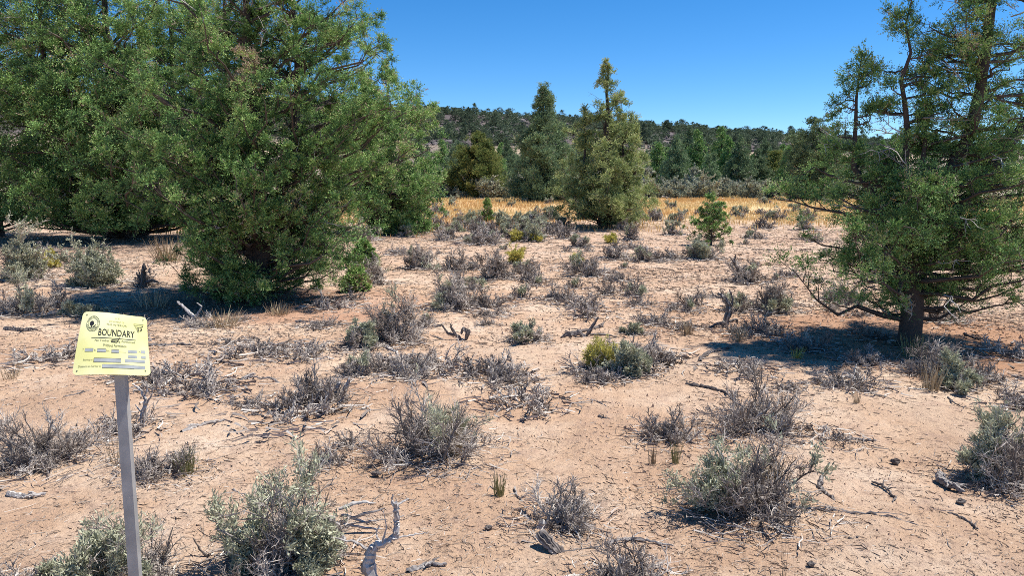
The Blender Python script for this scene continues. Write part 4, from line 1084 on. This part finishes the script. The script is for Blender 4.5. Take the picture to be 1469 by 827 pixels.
    rects('ruled_line', [(.13, .600, .25, .605), (.305, .605, .425, .610), (.50, .61, .60, .615), (.275, .749, .63, .755), (.275, .81, .63, .815), (.39, .845, .80, .85), (.39, .90, .80, .905), (.27, .749, .275, .815), (.60, .645, .70, .648), (.13, .648, .25, .652), (.305, .655, .425, .659), (.50, .66, .60, .664)], ink, .0009)
    # dent mark: a small black trapezium
    def poly(name, rings, mat, h=.0009): return conform(name, *rings, mat, h)
    def strokes(name, L, w, mat):
        vs_, fs = [], []
        for (a, b) in L:
            dx, dy = b[0] - a[0], b[1] - a[1]; l = math.hypot(dx, dy); nx, ny = -dy / l * w / 2, dx / l * w / 2; o0 = len(vs_)
            vs_ += [(a[0] + nx, a[1] + ny), (b[0] + nx, b[1] + ny), (b[0] - nx, b[1] - ny), (a[0] - nx, a[1] - ny)]; fs.append((o0, o0 + 1, o0 + 2, o0 + 3))
        return conform(name, vs_, fs, mat, .0010)
    strokes('scratch_mark', [((.60, .405), (.585, .46)), ((.585, .455), (.565, .495)), ((.565, .492), (.49, .49)), ((.49, .49), (.50, .455)), ((.50, .455), (.585, .455)), ((.50, .475), (.54, .48))], .010, ink)
    # seal with a tree and triangle emblem
    def ring(cu, cv, r0, r1, n=28, ku=1.0, kv=1.25):
        v, f = [], []
        for k in range(n):
            a = k / n * 2 * math.pi; v += [(cu + math.cos(a) * r0 * ku, cv + math.sin(a) * r0 * kv), (cu + math.cos(a) * r1 * ku, cv + math.sin(a) * r1 * kv)]
        for k in range(n): j = (k + 1) % n; f.append((2 * k, 2 * k + 1, 2 * j + 1, 2 * j))
        return v, f
    def disc(cu, cv, r, n=16, kv=1.2): return [(cu + math.cos(k / n * 6.283) * r * (1 + .2 * math.sin(k * 2.4)), cv + math.sin(k / n * 6.283) * r * kv) for k in range(n)], [tuple(range(n))]
    CU, CV = .195, .20
    conform('seal', *ring(CU, CV, .098, .104), grey_ink); conform('seal', *ring(CU, CV, .070, .074), grey_ink)
    # dashes of tiny lettering round the seal
    L = []
    for k in range(26):
        if k % 13 == 0: continue
        a = k / 26 * 2 * math.pi
        L.append(((CU + math.cos(a) * .078, CV + math.sin(a) * .078 * 1.25), (CU + math.cos(a) * .094, CV + math.sin(a) * .094 * 1.25)))
    strokes('seal', L, .009, grey_ink)
    conform('seal', *disc(CU - .018, CV - .005, .034), ink)
    strokes('seal', [((CU - .018, CV + .02), (CU - .018, CV + .065)), ((CU - .06, CV + .065), (CU + .06, CV + .06)), ((CU + .01, CV + .05), (CU + .045, CV + .02))], .012, ink)
    for sgn, (a, b) in enumerate([((.80, .145), (.95, .145)), ((.80, .145), (.875, .29)), ((.95, .145), (.875, .29)), ((.82, .175), (.93, .175)), ((.835, .20), (.915, .20))]):
        strokes('emblem', [(a, b)], .008, faint)
    strokes('emblem', [((.865, .20), (.87, .28)), ((.87, .28), (.855, .265)), ((.915, .19), (.905, .27)), ((.905, .27), (.925, .225)), ((.93, .17), (.935, .19))], .014, ink)
    for (u, v) in ((.075, .055), (.945, .06), (.06, .94), (.94, .925)):
        conform('bolt_hole', *disc(u, v, .010, 12), ink if (u, v) == (.075, .055) else grey_ink, .0011)
    # post: flat-faced channel
    wv = (TR - TL).normalized(); wv = (wv - ax * wv.dot(ax)).normalized(); nv = wv.cross(ax).normalized()
    if nv.y > 0: nv = -nv
    top = p0 - nv * .03 - ax * .035
    hw = .0175
    secp = [(-hw, 0), (hw, 0), (hw, -.022), (hw - .003, -.022), (hw - .003, -.003), (-hw + .003, -.003), (-hw + .003, -.022), (-hw, -.022)]
    v = []
    for P0 in (top, foot):
        for (a, b) in secp: v.append(tuple(P0 + wv * a + nv * b - nv * .002 - org))
    n = len(secp)
    f = [tuple(range(n - 1, -1, -1)), tuple(range(n, 2 * n))] + [(i, (i + 1) % n, n + (i + 1) % n, n + i) for i in range(n)]
    me = bpy.data.meshes.new('post'); me.from_pydata(v, [], f); me.update()
    link_mesh('post', me, steel, root)
    # clip joining plate and post
    c0 = bil(.5, .85, -.012); T = Tubes(); 
    T.add([np.array(bil(.42, .93, -.006)), np.array(c0), np.array(bil(.60, .93, -.006))], [.006, .006, .006], .5)
    link_mesh('clip', T.mesh('clip', 8), steel, root)
    tag(root, 'pale yellow metal boundary sign on a grey steel post at the left', 'sign')
sign()
